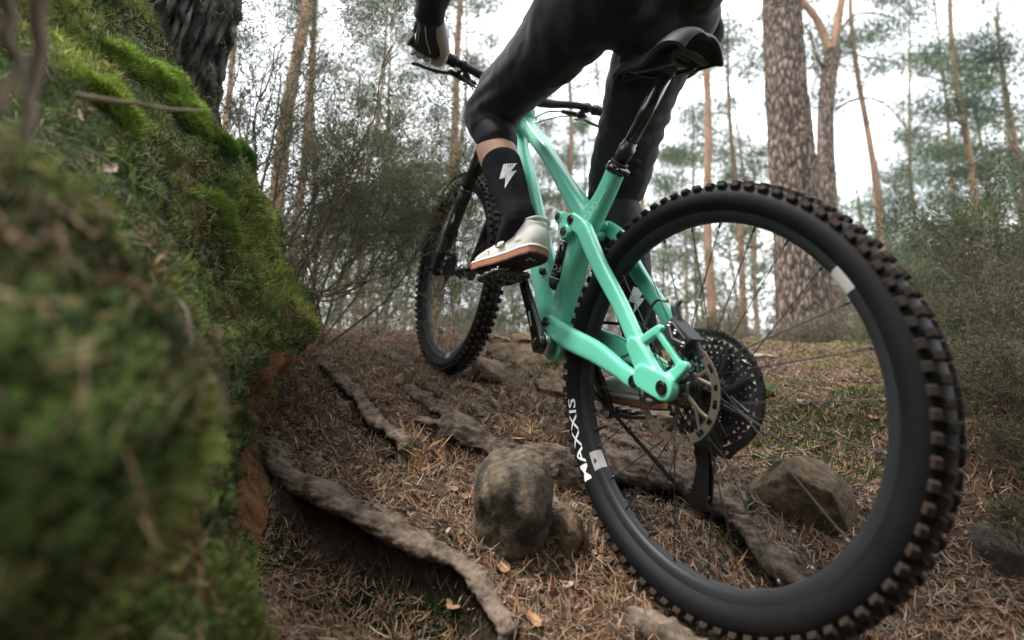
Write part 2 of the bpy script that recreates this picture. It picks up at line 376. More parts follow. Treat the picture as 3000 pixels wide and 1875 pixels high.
def axis_grid(edges, n):
    return np.concatenate([np.linspace(a, b, k, endpoint=False) for (a, b), k in zip(zip(edges[:-1], edges[1:]), n)] + [[edges[-1]]])
xs_ = axis_grid([-160, -30, -6, -1.5, 2.5, 8, 30, 160], [10, 16, 26, 330, 50, 20, 10]); ys_ = axis_grid([-25, -2, .35, 2.8, 6, 15, 60, 220], [8, 14, 260, 130, 40, 30, 14])
X_, Y_ = np.meshgrid(xs_, ys_); Z_ = H(X_, Y_); nx, ny = len(xs_), len(ys_)
i, j = np.meshgrid(np.arange(ny - 1), np.arange(nx - 1), indexing='ij'); a = (i * nx + j).ravel()
ground = obj('ground', mesh_np('ground', np.stack([X_, Y_, Z_], -1), np.stack([a, a + 1, a + nx + 1, a + nx], 1)), MAT['soil'])
ground.data.materials.append(MAT['ledge_shade'])
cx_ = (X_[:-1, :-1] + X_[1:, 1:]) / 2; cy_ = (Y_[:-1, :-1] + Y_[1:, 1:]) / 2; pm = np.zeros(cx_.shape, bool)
for (Q, wd, dep) in LEDGES:  # faces below each ledge get the shade-darkened earth
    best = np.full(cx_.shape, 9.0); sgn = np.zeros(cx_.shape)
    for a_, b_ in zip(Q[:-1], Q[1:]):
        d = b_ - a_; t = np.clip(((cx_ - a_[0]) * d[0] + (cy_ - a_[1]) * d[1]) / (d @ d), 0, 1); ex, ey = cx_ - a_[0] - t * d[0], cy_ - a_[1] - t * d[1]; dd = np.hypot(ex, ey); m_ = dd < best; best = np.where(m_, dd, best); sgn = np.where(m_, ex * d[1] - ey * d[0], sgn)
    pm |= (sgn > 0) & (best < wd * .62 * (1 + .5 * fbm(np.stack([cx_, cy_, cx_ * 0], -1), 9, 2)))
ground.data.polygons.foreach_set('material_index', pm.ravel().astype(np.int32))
tag(ground, 'brown forest trail covered with needles, climbing between the roots', kind='structure')

# ---- the steep bank on the left: cross sections given front to back
BS = [
 (-.9, [(-.25, -.3), (-.33, .1), (-.38, .35), (-.44, .55), (-.55, .72), (-.8, .9), (-1.6, 1.6)]),
 (.00, [(-.32, -.12), (-.34, .15), (-.27, .38), (-.25, .56), (-.33, .69), (-.50, .82), (-1.2, 1.5)]),
 (.28, [(-.30, -.02), (-.31, .25), (-.235, .44), (-.185, .56), (-.235, .655), (-.36, .78), (-1.1, 1.40)]),
 (.48, [(-.04, .14), (-.165, .33), (-.265, .48), (-.285, .58), (-.36, .68), (-.52, .80), (-1.2, 1.48)]),
 (.80, [(-.30, .27), (-.40, .38), (-.405, .50), (-.42, .62), (-.49, .79), (-.63, 1.02), (-1.2, 1.75)]),
 (1.15, [(-.46, .34), (-.56, .44), (-.555, .55), (-.455, .69), (-.535, .85), (-.70, 1.14), (-1.35, 1.98)]),
 (1.45, [(-.56, .45), (-.66, .50), (-.66, .62), (-.50, .77), (-.65, .94), (-.85, 1.20), (-1.6, 2.0)]),
 (1.85, [(-.55, .58), (-.82, .66), (-.86, .78), (-.86, .90), (-.92, 1.02), (-1.05, 1.15), (-1.9, 1.45)]),
 (2.5, [(-.80, .76), (-1.15, .86), (-1.3, .95), (-1.42, 1.03), (-1.56, 1.10), (-1.8, 1.18), (-2.6, 1.35)]),
 (3.6, [(-1.2, .93), (-1.6, .99), (-1.85, 1.05), (-2.1, 1.08), (-2.4, 1.1), (-2.8, 1.13), (-3.8, 1.18)]),
]
NV, NU = 150, 300
yy = np.array([b[0] for b in BS]); prof = np.array([spline(np.array(b[1]), NV) for b in BS])      # (ns, NV, 2)
ct_ = np.column_stack([yy, prof.reshape(len(BS), -1)]); F_ = spline(ct_, 900)
ygr = np.concatenate([np.linspace(-.9, .15, 30, endpoint=False), np.linspace(.15, 1.7, 210, endpoint=False), np.linspace(1.7, 3.6, 60)])
G_ = np.stack([np.interp(ygr, F_[:, 0], F_[:, k + 1]) for k in range(NV * 2)], 1).reshape(NU, NV, 2)
BP = np.stack([G_[..., 0], np.broadcast_to(ygr[:, None], (NU, NV)), G_[..., 1]], -1)
du = np.gradient(BP, axis=0); dv = np.gradient(BP, axis=1); BN = unit(np.cross(du, dv)); BN = np.where(BN[..., :1] * 1 + BN[..., 2:] * .3 < 0, -BN, BN)
lump = .045 * fbm(BP, 3.6, 2) + .034 * np.abs(fbm(BP, 9, 2)) + .020 * np.abs(fbm(BP + 4, 19, 2)) + .010 * fbm(BP, 40, 3) - .014
tt = np.linspace(0, 1, NV)[None]; lump = (lump - .012) * (.35 + .65 * sst(.05, .3, tt)) * (.30 + .70 * sst(.3, 1.1, ygr))[:, None]
BP = BP + BN * lump[..., None]
i, j = np.meshgrid(np.arange(NU - 1), np.arange(NV - 1), indexing='ij'); a = (i * NV + j).ravel()
bank_me = mesh_np('mossy_bank', BP, np.stack([a, a + NV, a + NV + 1, a + 1], 1)); bank_me.materials.append(MAT['clay']); bank_me.materials.append(MAT['bankmoss'])
cen = (BP[:-1, :-1] + BP[1:, 1:]) / 2; clay = (cen[..., 1] > 1.0) & (cen[..., 1] < 1.65) & (np.linspace(0, 1, NV - 1)[None] < .46) & (fbm(cen, 6, 2) > -.35)
bank_me.polygons.foreach_set('material_index', np.where(clay, 0, 1).ravel().astype(np.int32))
bank = obj('bank', bank_me); tag(bank, 'steep mossy earth bank along the left side of the trail', kind='structure')

# moss and lichen strands on the bank
def blades(P, N_, L, W, C, spread=.7, up=.35, curve=.3, seg=1):
    """thin tapering blades; P roots, N_ directions"""
    n = len(P); D = unit(N_ + rng.normal(0, spread, (n, 3)) + np.array([0, 0, up])); S = unit(np.cross(D, rng.normal(0, 1, (n, 3)))); L = L[:, None]; W = W[:, None]
    bend = rng.normal(0, curve, (n, 3)) * L
    V = np.stack([P - S * W, P + S * W, P + D * L * .55 + S * W * .8 + bend * .3, P + D * L + bend], 1).reshape(-1, 3)
    k = np.arange(n)[:, None] * 4; T = np.concatenate([k + [0, 1, 2], k + [0, 2, 3]], 0)
    return V, T, np.repeat(C, 4, 0)
gx, gy = np.meshgrid(np.arange(NU - 1), np.arange(NV - 1), indexing='ij')
area = np.linalg.norm(np.cross(BP[1:, :-1] - BP[:-1, :-1], BP[:-1, 1:] - BP[:-1, :-1]), axis=-1)
vis = (cen[..., 1] > .10) & (cen[..., 1] < 2.6)
tv = np.linspace(0, 1, NV - 1)[None] * np.ones((NU - 1, 1))
RIDGES = [((300, 150), (400, 210), (490, 270), (560, 350), (580, 430)), ((210, 230), (290, 270), (350, 320), (390, 400)), ((520, 560), (600, 590), (650, 650), (670, 700)), ((690, 430), (730, 460), (745, 500))]
# brightness of the moss cushions by patch noise
pn = fbm(cen, 5.5, 2); pn2 = fbm(cen + 9, 14, 2)
dens = area * vis * (tv > .0) * np.where(clay, np.clip((pn2 + .05) * .8, 0, .35), 1) * np.clip(2.4 - cen[..., 1] * .9, .5, 2.0)
pr = (dens / dens.sum()).ravel()
def scatter(n, w):
    idx = rng.choice(len(w), n, p=w); ii, jj = np.unravel_index(idx, (NU - 1, NV - 1)); u, v = rng.random((2, n, 1))
    P = BP[ii, jj] * (1 - u) * (1 - v) + BP[ii + 1, jj] * u * (1 - v) + BP[ii, jj + 1] * (1 - u) * v + BP[ii + 1, jj + 1] * u * v
    return P, BN[ii, jj], pn[ii, jj], pn2[ii, jj], tv[ii, jj]
def mixc(a, b, t): t = np.clip(t, 0, 1)[:, None]; return np.array(a) * (1 - t) + np.array(b) * t
P, N_, q, q2, t_ = scatter(190000, pr)
C = mixc((.06, .09, .03), (.34, .40, .10), (q + .16) * 1.5); grey = (q2 > .12) & (q < .25) & (P[:, 1] > .5)
C = np.where(grey[:, None], mixc((.10, .14, .075), (.19, .235, .145), rng.random(len(q))), C); C = C * rng.uniform(.4, 1.3, (len(q), 1))
pz = fbm(P + 31, 7, 2); bare = (pz > .42) & (P[:, 1] < .9); brown = (rng.random(len(q)) < .10) | (bare & (rng.random(len(q)) < .8)); C = C * (1 - .75 * np.clip(fbm(P + 51, 6, 2) + .25, 0, 1))[:, None]; C[brown] = (.13, .075, .04)  # noise patches darken the blade colour to read as shaded hollows
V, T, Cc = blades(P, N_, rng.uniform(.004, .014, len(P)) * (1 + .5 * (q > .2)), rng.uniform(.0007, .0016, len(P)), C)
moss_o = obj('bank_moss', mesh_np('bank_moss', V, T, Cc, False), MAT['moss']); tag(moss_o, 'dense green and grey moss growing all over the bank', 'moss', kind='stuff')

# bright cushions of haircap moss as separate lumps
bank_bvh = bvh_bank = None
from mathutils.bvhtree import BVHTree
bank_bvh = BVHTree.FromPolygons([Vector(v) for v in BP.reshape(-1, 3)], [[int(k), int(k + NV), int(k + NV + 1), int(k + 1)] for k in a])
def on_bank(px, py):
    d = unit(px_dir(px, py)); h = bank_bvh.ray_cast(Vector(CAMP), Vector(d)); 
    return (np.array(h[0]), np.array(h[1])) if h[0] is not None else (None, None)
cush = [([(300, 140), (390, 195), (470, 250), (540, 320), (590, 400)], .046, 'long bright green moss cushion below the grey tree trunk', (.23, .33, .06), 14000),
        ([(190, 250), (270, 270), (340, 320), (370, 400)], .034, 'yellow green moss cushion left of the longest bright one', (.22, .30, .05), 8000),
        ([(560, 570), (620, 600), (660, 660), (675, 710)], .032, 'bright green moss tuft halfway down the mossy bank', (.21, .30, .06), 8000),
        ([(690, 430), (730, 470), (745, 520)], .026, 'dark green moss cushion on the edge of the bank beside the juniper', (.08, .16, .025), 3500),
        ([(640, 400), (665, 430), (680, 460)], .022, 'small dark moss cushion beside the juniper twigs', (.08, .16, .025), 2200)]
for pts_, rad, lab, colr, nb in cush:
    W_ = []
    for p_ in pts_:
        c_, n_ = on_bank(*p_)
        if c_ is not None and c_[1] < 2.2: W_.append(np.concatenate([c_, n_]))
    if len(W_) < 2: continue
    S_ = spline(np.array(W_), 40); n = nb; k = rng.random(n) * 39; i0 = k.astype(int); fr_ = (k - i0)[:, None]; base = S_[i0] * (1 - fr_) + S_[np.minimum(i0 + 1, 39)] * fr_
    taper = np.sqrt(np.clip(np.sin((k + 1) / 41 * math.pi), .05, 1))
    dirs = unit(rng.normal(0, 1, (n, 3))); nn = unit(base[:, 3:]); dirs = np.where((np.sum(dirs * nn, 1) < -.1)[:, None], -dirs, dirs); out_ = unit(dirs + nn * .3)
    P = base[:, :3] - nn * rad * .45 + out_ * (rad * taper * (1 + .45 * fbm(base[:, :3] + out_ * .05, 34, 2)))[:, None]
    C = np.array(colr) * rng.uniform(.6, 1.35, (n, 1)); V, T, Cc = blades(P, out_, rng.uniform(.007, .015, n), rng.uniform(.0006, .0012, n), C, spread=.25, up=.25, curve=.15)
    e = MB(); sc_ = np.sqrt(np.clip(np.sin((np.arange(40) + 1) / 41 * math.pi), .1, 1)) * rad * .97; e.tube(S_[:, :3] - unit(S_[:, 3:]) * rad * .45, sc_ * .9, segs=14, round_cap=True)
    o = obj('moss_cushion', mesh_np('moss_cushion', V, T, Cc, False), MAT['moss']); tag(o, lab, 'moss cushion')
    eo = remesh('moss_core', e, .006, 2, mat('moss_core_' + str(nb), tuple(np.array(colr) * .4), .9, 0, tuple(np.array(colr) * .7), 60, .004, 300), o)

# dead needles caught in the moss, leaves and sticks on the near bank
P, N_, q, q2, t_ = scatter(5500, pr)
D = unit(np.cross(N_, rng.normal(0, 1, P.shape)) + np.array([0, 0, -.5])); n = len(P); L = rng.uniform(.02, .05, n)[:, None]; S = unit(np.cross(D, N_)) * .0006
V = np.stack([P + N_ * .008 - S, P + N_ * .008 + S, P + N_ * .011 + D * L], 1).reshape(-1, 3)
C = np.repeat(mixc((.28, .14, .06), (.40, .29, .18), rng.random(n)), 3, 0)
tag(obj('bank_needles', mesh_np('bank_needles', V, np.arange(3 * n).reshape(-1, 3), C, False), MAT['needle']), 'fallen pine needles caught in the moss of the bank', 'needles', kind='stuff')

# ---- needle litter over the trail
def litter(name, n, y0, y1, xr, L0, L1, W0, W1, cols, flat=.25, lift=.004, label='', pw=1.0, cat='needles', three=False):
    y = y0 + (y1 - y0) * rng.random(n) ** pw; x = rng.uniform(-1, 1, n) * (xr * (0.5 + y)) + .15
    x = np.where(x < -1.5 + 0 * y, x + 1.0, x); z = H(x, y)
    dx, dy = rng.normal(0, 1, n), rng.normal(0, 1, n); D = np.stack([dx, dy, rng.normal(0, flat, n)], 1); D = unit(D); e = .01
    sx, sy_ = (H(x + e, y) - z) / e, (H(x, y + e) - z) / e; D[:, 2] += np.clip(D[:, 0] * sx + D[:, 1] * sy_, -1, 1); D = unit(D)
    L = rng.uniform(L0, L1, n)[:, None]; W = rng.uniform(W0, W1, n)[:, None]; S = unit(np.cross(D, np.array([0, 0, 1.]) + rng.normal(0, .3, (n, 3)))) * W
    P = np.stack([x, y, z + lift + np.abs(rng.normal(0, .004, n))], 1); bend = unit(rng.normal(0, 1, (n, 3))) * L * .10
    V = np.stack([P - D * L / 2 - S * .6, P - D * L / 2 + S * .6, P + bend + S, P + bend - S, P + D * L / 2], 1).reshape(-1, 3)
    k = np.arange(n)[:, None] * 5; T = np.concatenate([k + [3, 2, 4]]); Q = np.concatenate([k + [0, 1, 2, 3]])
    ci = rng.integers(0, len(cols), n); C = np.repeat(np.array(cols)[ci] * np.array([.80, .84, .84]) * rng.uniform(.5, 1.25, (n, 1)), 5, 0)
    tag(obj(name, mesh_np(name, V, [Q, T], C, False), MAT['needle']), label, cat, kind='stuff')
NC = [(.27, .125, .055), (.32, .17, .09), (.21, .09, .04), (.33, .22, .14), (.13, .07, .04), (.38, .26, .17), (.16, .08, .045)]
litter('needle_litter', 130000, .75, 4.2, 1.15, .018, .050, .0006, .0012, NC, label='brown pine needles scattered over the trail', pw=1.35)
litter('bark_crumbs', 70000, .75, 4.0, 1.15, .004, .016, .002, .005, [(.13, .08, .05), (.22, .14, .09), (.07, .045, .03), (.28, .20, .15), (.10, .06, .04)], flat=.4, label='crumbs of bark and dead leaves between the needles', pw=1.3, cat='litter')
litter('loose_needles', 16000, .8, 2.6, .8, .02, .055, .0006, .0011, NC, flat=.35, lift=.022, label='loose pine needles lying over the roots and stones', pw=1.2)
litter('green_needles', 1500, .8, 2.4, .7, .04, .065, .0006, .001, [(.08, .16, .10), (.10, .20, .12)], label='fresh green pine needles fallen on the brown ones', cat='needles')

# tufts of stiff orange needles, grass and moss patches
def tuft(px, py, n, hgt, spread_, cols, name, label, cat, wid=.0008, up=.9, lean=.8):
    c = ground_at(px, py, fn=lambda x, y: H(x, y, False)); y = c[1] + rng.normal(0, spread_, n); x = c[0] + rng.normal(0, spread_ * 1.2, n); P = np.stack([x, y, H(x, y)], 1)
    V, T, Cc = blades(P, np.tile([0, 0, up], (n, 1)), rng.uniform(.5, 1, n) * hgt, np.full(n, wid), np.array(cols)[rng.integers(0, len(cols), n)] * rng.uniform(.7, 1.2, (n, 1)), spread=lean, up=0, curve=.25)
    o = obj(name, mesh_np(name, V, T, Cc, False), MAT['needle']); tag(o, label, cat, kind='stuff'); return o
OR = [(.40, .20, .08), (.34, .16, .06), (.42, .28, .15)]; GRN = [(.10, .15, .05), (.20, .22, .08), (.36, .31, .16), (.07, .12, .03)]
tuft(1230, 1320, 90, .07, .045, OR, 'needle_tuft', 'stiff orange needles standing up beside the middle root', 'needles')
tuft(1560, 1420, 160, .06, .06, OR, 'needle_tuft', 'orange needles piled between the round boulder and the rear tyre', 'needles')
tuft(1960, 1480, 50, .05, .03, OR, 'needle_tuft', 'orange needles behind the derailleur', 'needles')
tuft(2150, 1700, 60, .05, .06, OR, 'needle_tuft', 'orange needles on the soil inside the rear wheel', 'needles')
tuft(1540, 1110, 260, .06, .09, GRN, 'grass_tuft', 'dry green grass on the edge of the long flat slab', 'grass')
tuft(1640, 1090, 150, .05, .05, GRN, 'grass_tuft', 'short green grass under the bottom bracket', 'grass')
tuft(1050, 1070, 160, .05, .08, GRN + OR, 'grass_tuft', 'sparse grass left of the front tyre', 'grass')
tuft(1470, 1190, 200, .05, .10, [(.42, .30, .18), (.36, .24, .14)], 'grass_tuft', 'pale dry grass below the small dark rock', 'grass')
def moss_patch(px, py, rx, ry, n, cols, label, hgt=.014, s=None):
    c = ground_at(px, py, fn=lambda x, y: H(x, y, False)); a = rng.random(n) * 6.283; r = np.sqrt(rng.random(n)); x = c[0] + np.cos(a) * r * rx; y = c[1] + np.sin(a) * r * ry
    k = fbm(np.stack([x, y, x * 0], 1), 7, 2) > .20 - .35 * (1 - r); x, y = x[k], y[k]; n = len(x); P = np.stack([x, y, H(x, y) + .006], 1)
    V, T, Cc = blades(P, np.tile([0, 0, 1.], (n, 1)), rng.uniform(.5, 1, n) * hgt, np.full(n, .0022), np.array(cols)[rng.integers(0, len(cols), n)] * rng.uniform(.6, 1.3, (n, 1)), spread=.6, up=0)
    tag(obj('moss_patch', mesh_np('moss_patch', V, T, Cc, False), MAT['moss']), label, 'moss', kind='stuff')
MG = [(.17, .20, .05), (.12, .16, .04), (.23, .24, .09), (.26, .23, .11), (.20, .14, .08)]
moss_patch(2330, 1030, 1.2, .5, 26000, MG, 'bright green moss spread over the crest behind the rear wheel', .013)
moss_patch(2500, 1120, .7, .35, 12000, MG, 'green moss beside the flat grey stone', .012)
moss_patch(2560, 1250, .35, .2, 5000, [(.06, .09, .03), (.10, .12, .05)], 'dark moss with fallen leaves right of the rear rim', .02)
moss_patch(2120, 1530, .07, .06, 2600, [(.05, .09, .02), (.07, .12, .03)], 'round dark moss clump under the long root inside the wheel', .018)
moss_patch(1130, 1130, .12, .08, 2500, [(.05, .08, .02), (.08, .11, .04)], 'dark moss at the head of the middle root', .014)

# ---- roots lying across the trail
def root_mesh(name, G, r0, r1, lift, label, knots=(), seg=18, n=None, fl=1.9):
    n = n or 14 * len(G); S_ = spline(G, n); z = H0(S_[:, 0], S_[:, 1]) + .030 * fbm(np.stack([S_[:, 0], S_[:, 1], S_[:, 0] * 0], 1), 1.7, 2)
    t = np.linspace(0, 1, n); r = np.interp(t, [0, .5, 1], [r0, (r0 + r1) * .55, r1]) * (1 + .24 * fbm(np.column_stack([t * 9, t * 0, t * 0]), 1.0, 2))
    P = np.column_stack([S_, z + lift - r * .25]); P[:, 2] += .008 * fbm(P, 9, 2); P[0, 2] -= .03; P[-1, 2] -= .04
    b = MB(); b.tube(P, r * fl, r, hint=(0, 0, 1), segs=seg, round_cap=True)
    ax_ = unit(np.array([*(G[-1] - G[0]), 0])); rid = lambda co: .003 * fbm(co, 22, 2) + .006 * np.abs(fbm(co - ax_ * (co @ ax_)[:, None] * .8, 60, 3)) - .003 + .002 * fbm(co, 120, 2)
    o = remesh(name, b, max(.0035, min(r0, r1) * .28), 2, MAT['root'], None, rid); tag(o, label, 'root'); return o
root_mesh('tree_root', GR['big'], .022, .015, .012, 'thick mossy root running from the bank to the bottom of the picture')
root_mesh('tree_root', GR['left'], .021, .012, .004, 'grey root sloping down from the foot of the bank')
root_mesh('tree_root', GR['left2'], .015, .011, .003, 'slim grey root joining the middle root from the left')
root_mesh('tree_root', GR['mid'], .013, .024, .003, 'long root crossing the trail from the moss to the rear tyre')
root_mesh('tree_root', GR['behind'], .022, .016, .010, 'low root seen behind the brake rotor')
root_mesh('tree_root', GR['wheel'], .030, .016, .008, 'pale forked root running under the derailleur inside the rear wheel')
g2 = lambda L_: np.array([ground_at(*p)[:2] for p in L_])
root_mesh('tree_root', g2([(2150, 1480), (2190, 1500), (2230, 1515), (2290, 1540)]), .016, .006, .012, 'short side branch of the pale forked root')
root_mesh('tree_root', g2([(1840, 1780), (1916, 1807), (1974, 1832), (2063, 1868), (2140, 1900)]), .026, .022, .012, 'brown root at the bottom edge under the rear tyre')
root_mesh('tree_root', g2([(1490, 1215), (1560, 1232), (1620, 1245), (1670, 1262)]), .006, .006, .005, 'pencil thin root left of the tyre lettering')
root_mesh('tree_root', g2([(1570, 1200), (1620, 1205), (1680, 1225)]), .005, .005, .005, 'thinnest root above the pencil thin one')
root_mesh('tree_root', g2([(1575, 1400), (1625, 1460), (1680, 1515), (1740, 1570)]), .013, .009, .006, 'root squeezed between the round boulder and the rear tyre')
root_mesh('tree_root', g2([(1318, 1147), (1352, 1132), (1390, 1150), (1425, 1165), (1463, 1200)]), .012, .008, .010, 'arched root in the middle of the trail')
root_mesh('tree_root', g2([(1090, 1000), (1130, 1022), (1170, 1042), (1210, 1068)]), .022, .012, .012, 'dark knobbly root left of the front wheel')
root_mesh('tree_root', g2([(1190, 985), (1260, 990), (1330, 985), (1400, 990)]), .018, .014, .004, 'flat root behind the front tyre')

# ---- stones
def rock(px, py, w, h, dep, label, m_='rock', seed=0, tilt=0, sink=.25, D=None, name='rock', flat=1.0, vox=None, amp=.10):
    c = ground_at(px, py, fn=lambda x, y: H(x, y, False)) if D is None else at(px, py, D)
    s = (c - CAMP) @ WC[:, 2]; ww, hh = w / FPX * s, h / FPX * s
    bm = bmesh.new(); bmesh.ops.create_icosphere(bm, subdivisions=5 if w > 60 else 4, radius=1); V = np.array([v.co[:] for v in bm.verts]); T = np.array([[v.index for v in f.verts] for f in bm.faces]); bm.free()
    V = np.sign(V) * np.abs(V) ** .86; n = fbm(V + seed * 7.7, 1.1, 2); V = V * (1 + amp * 1.4 * n[:, None]); rr_ = np.random.default_rng(seed + 5)
    for _k in range(9):
        pn_ = unit(rr_.normal(0, 1, 3) * [1, 1, .8]); dd_ = rr_.uniform(.70, .93); ex_ = np.clip(V @ pn_ - dd_, 0, None); V = V - pn_ * (ex_ * .88)[:, None]
    V = V * np.array([ww / 2, dep / 2, hh / 2])
    N0 = unit(V); V = V + N0 * (.02 * min(ww, hh) * fbm(V + seed, 26 / max(ww, .05) * .2, 3) + .0018 * fbm(V, 130, 3))[:, None]
    R3 = np.array(Matrix.Rotation(R_(tilt), 3, 'Y')); V = V @ R3.T + np.array([c[0], c[1] + dep * .2, c[2] + hh * (.46 - sink)])
    o = obj(name, mesh_np(name, V, T), MAT[m_]); tag(o, label, 'rock'); return o
rock(1482, 1610, 250, 370, .28, 'large rounded grey boulder in the middle foreground of the trail', 'rock', 3, 8, .20)
rock(1665, 1625, 100, 150, .12, 'small upright stone between the big boulder and the rear tyre', 'rock_brown', 5, -6, .15)
rock(2400, 1545, 270, 220, .26, 'brown stone with orange lichen seen through the right of the rear wheel', 'rock_brown', 8, 10, .12)
rock(1425, 1118, 118, 90, .22, 'small smooth rock just right of the front tyre', 'rock_brown', 11, 5, .2)
rock(1560, 1065, 290, 92, .26, 'long flat weathered slab behind the small smooth rock', 'rock_brown', 13, 4, .3)
rock(1620, 1150, 110, 66, .18, 'low rock half hidden behind the rear tyre', 'rock_brown', 17, 3, .3)
rock(1455, 1003, 80, 40, .2, 'low stone on the crest right of the front tyre', 'rock_brown', 19, 0, .3)
rock(1545, 1000, 110, 42, .25, 'dark low stone on the crest behind the crank', 'rock_brown', 23, 0, .3)
rock(1390, 975, 200, 95, .5, 'lichen covered boulder seen through the front wheel', 'rock_moss', 29, 0, .2)
rock(2225, 1150, 100, 60, .2, 'flat grey stone set in the moss behind the cassette', 'rock_moss', 31, 0, .35)
rock(2225, 1048, 90, 22, .2, 'small pale stone at the top of the moss', 'rock_moss', 37, 0, .3)
rock(1960, 1262, 190, 80, .2, 'tan stone seen through the brake rotor', 'rock_brown', 41, 0, .3)
rock(3030, 1700, 180, 200, .25, 'big dark boulder in the lower right corner', 'rock_dark', 43, 0, .35)
rock(1850, 1380, 90, 50, .10, 'knob of stone under the chain', 'rock_brown', 47, 0, .35)
for q_, (px_, py_, w_, h_, lb) in enumerate(((1290, 1165, 80, 46, 'angular stone half buried above the arched root'), (1180, 1120, 60, 40, 'angular stone left of the middle root'), (1400, 1215, 90, 50, 'flat broken stone in the centre of the trail'), (1545, 1290, 100, 56, 'broken stone against the long root near the tyre'), (1300, 1290, 70, 46, 'stone step below the middle root'), (1610, 1215, 70, 40, 'small flat stone left of the white tyre lettering'), (1130, 1340, 70, 50, 'stone buried between the thick root and the boulder'), (1250, 1060, 60, 34, 'small stone at the foot of the front tyre'), (1000, 1210, 70, 60, 'dark stone below the orange soil'), (2110, 1290, 80, 44, 'flat stone in the litter below the cassette'), (2230, 1420, 70, 44, 'stone left of the brown stone in the wheel'), (1930, 1660, 70, 44, 'buried stone near the bottom of the rear wheel'))):
    rock(px_, py_, w_, h_, w_ * .0011, lb, 'rock_brown' if q_ % 2 else 'rock', 90 + q_, rng.uniform(-14, 14), .36, name='stone')
for q_, (px_, py_, w_) in enumerate(((1245, 1290, 20), (1330, 1420, 18), (1600, 1760, 26), (1120, 1480, 22), (2260, 1330, 22), (1700, 1690, 20))):
    rock(px_, py_, w_ * 1.3, w_ * .8, .03, ('pebble beside the stiff orange needles', 'pebble above the round boulder', 'pebble in the foreground litter left of the tyre', 'pebble resting above the thick mossy root', 'pebble below the cassette', 'pebble next to the small upright stone')[q_], 'rock_brown', q_ + 60, 0, .3, name='pebble')

# ---- fallen leaves that can be told apart
def leaf(px, py, size, yaw, label, m_='leaf', curl=.5, lift=.012, tilt=.3, pos=None):
    c = ground_at(px, py, fn=lambda x, y: H(x, y, False)) if pos is None else pos
    n = 9; t = np.linspace(-1, 1, n); V = []
    for u_ in np.linspace(0, 1, n):
        w = .36 * math.sin(math.pi * u_ ** .85) * (1 + .12 * math.sin(u_ * 19)); V.append([(u_ - .5, w * k, curl * (.22 * (w * k) ** 2 * 6 + .16 * (u_ - .5) ** 2 * 4) + .02 * math.sin(9 * u_ + 5 * k)) for k in t])
    V = np.array(V).reshape(-1, 3) * size; i, j = np.meshgrid(np.arange(n - 1), np.arange(n - 1), indexing='ij'); a = (i * n + j).ravel()
    o = obj('fallen_leaf', mesh_np('fallen_leaf', V, np.stack([a, a + 1, a + n + 1, a + n], 1)), MAT[m_]); o.location = c + np.array([0, 0, lift]); o.rotation_euler = (tilt * .7, -tilt, yaw)
    b = MB(); b.tube([(-.5 * size, 0, .02 * size), (-.75 * size, .05 * size, 0)], .0007, segs=5); obj('leaf_stalk', b.mesh('leaf_stalk'), MAT['twig'], o); tag(o, label, 'leaf', 'fallen leaves on the trail'); return o
leaf(1325, 1450, .032, 1.9, 'pale pink curled leaf above the round boulder', 'leaf_pale', 1.0); leaf(1365, 1470, .030, 1.4, 'yellow brown leaf leaning on the left side of the boulder')
leaf(1635, 1655, .036, -.9, 'rust brown leaf below the small upright stone'); leaf(1470, 1685, .034, 1.8, 'orange brown leaf right of the end of the thick root')
leaf(1050, 1385, .020, .3, 'small bright orange leaf left of the boulder', 'leaf', .6); leaf(1245, 1390, .026, .1, 'brown leaf under the green needles')
leaf(1520, 1655, .022, .5, 'pale round leaf touching the foot of the boulder', 'leaf_pale'); leaf(1665, 1735, .026, .2, 'pale leaf in the foreground left of the rear tyre', 'leaf_pale')
leaf(1975, 1580, .030, -.2, 'pale torn leaf on the soil inside the rear wheel', 'leaf_pale'); leaf(2055, 1590, .028, 1.2, 'reddish upright leaf beside the round moss clump', 'leaf', 1.1)
leaf(2360, 1195, .060, .4, 'large cream leaf on the moss seen through the spokes', 'leaf_pale', 1.2); leaf(2560, 1235, .040, .8, 'orange curled leaf against the inside of the rear tyre')
leaf(1040, 1015, .040, .2, 'tan leaf under the juniper left of the front wheel', 'leaf_pale'); leaf(1500, 1340, .018, .9, 'tiny pale leaf on the middle root', 'leaf_pale')
leaf(1230, 1830, .035, .4, 'brown leaf at the bottom edge under the thick root'); leaf(1330, 1790, .04, 1.0, 'large brown leaf at the bottom edge left of the root tip')
leaf(1560, 1840, .040, 2.0, 'long brown leaf at the bottom edge right of the root tip'); leaf(1480, 1590 + 190, .03, .2, 'crumpled leaf beside the root tip', 'leaf_pale')
def stick(P, r, label, m_='twig', name='stick', D=None):
    W_ = [ground_at(*p, fn=lambda x, y: H(x, y, False)) + np.array([0, 0, .012]) for p in P] if D is None else [at(p[0], p[1], d_) for p, d_ in zip(P, D)]
    b = MB(); S_ = spline(np.array(W_), 30); b.tube(S_ + .002 * fbm(S_, 60, 2)[:, None], np.linspace(r, r * .5, 30), segs=8, round_cap=True); o = obj(name, b.mesh(name), MAT[m_]); tag(o, label, 'stick'); return o
stick([(1475, 1585), (1500, 1650), (1545, 1700), (1580, 1745)], .0035, 'thin grey stick lying right of the thick root', 'twig'); stick([(1530, 1625), (1528, 1670), (1515, 1710)], .003, 'short pale stick across the thin grey one', 'root')
stick([(935, 1262), (965, 1320), (1000, 1360), (1018, 1375)], .003, 'pale rootlet hanging down the orange soil', 'root'); stick([(2150, 1350), (2300, 1340), (2400, 1320), (2480, 1290)], .003, 'long thin twig lying above the brown stone', 'twig')
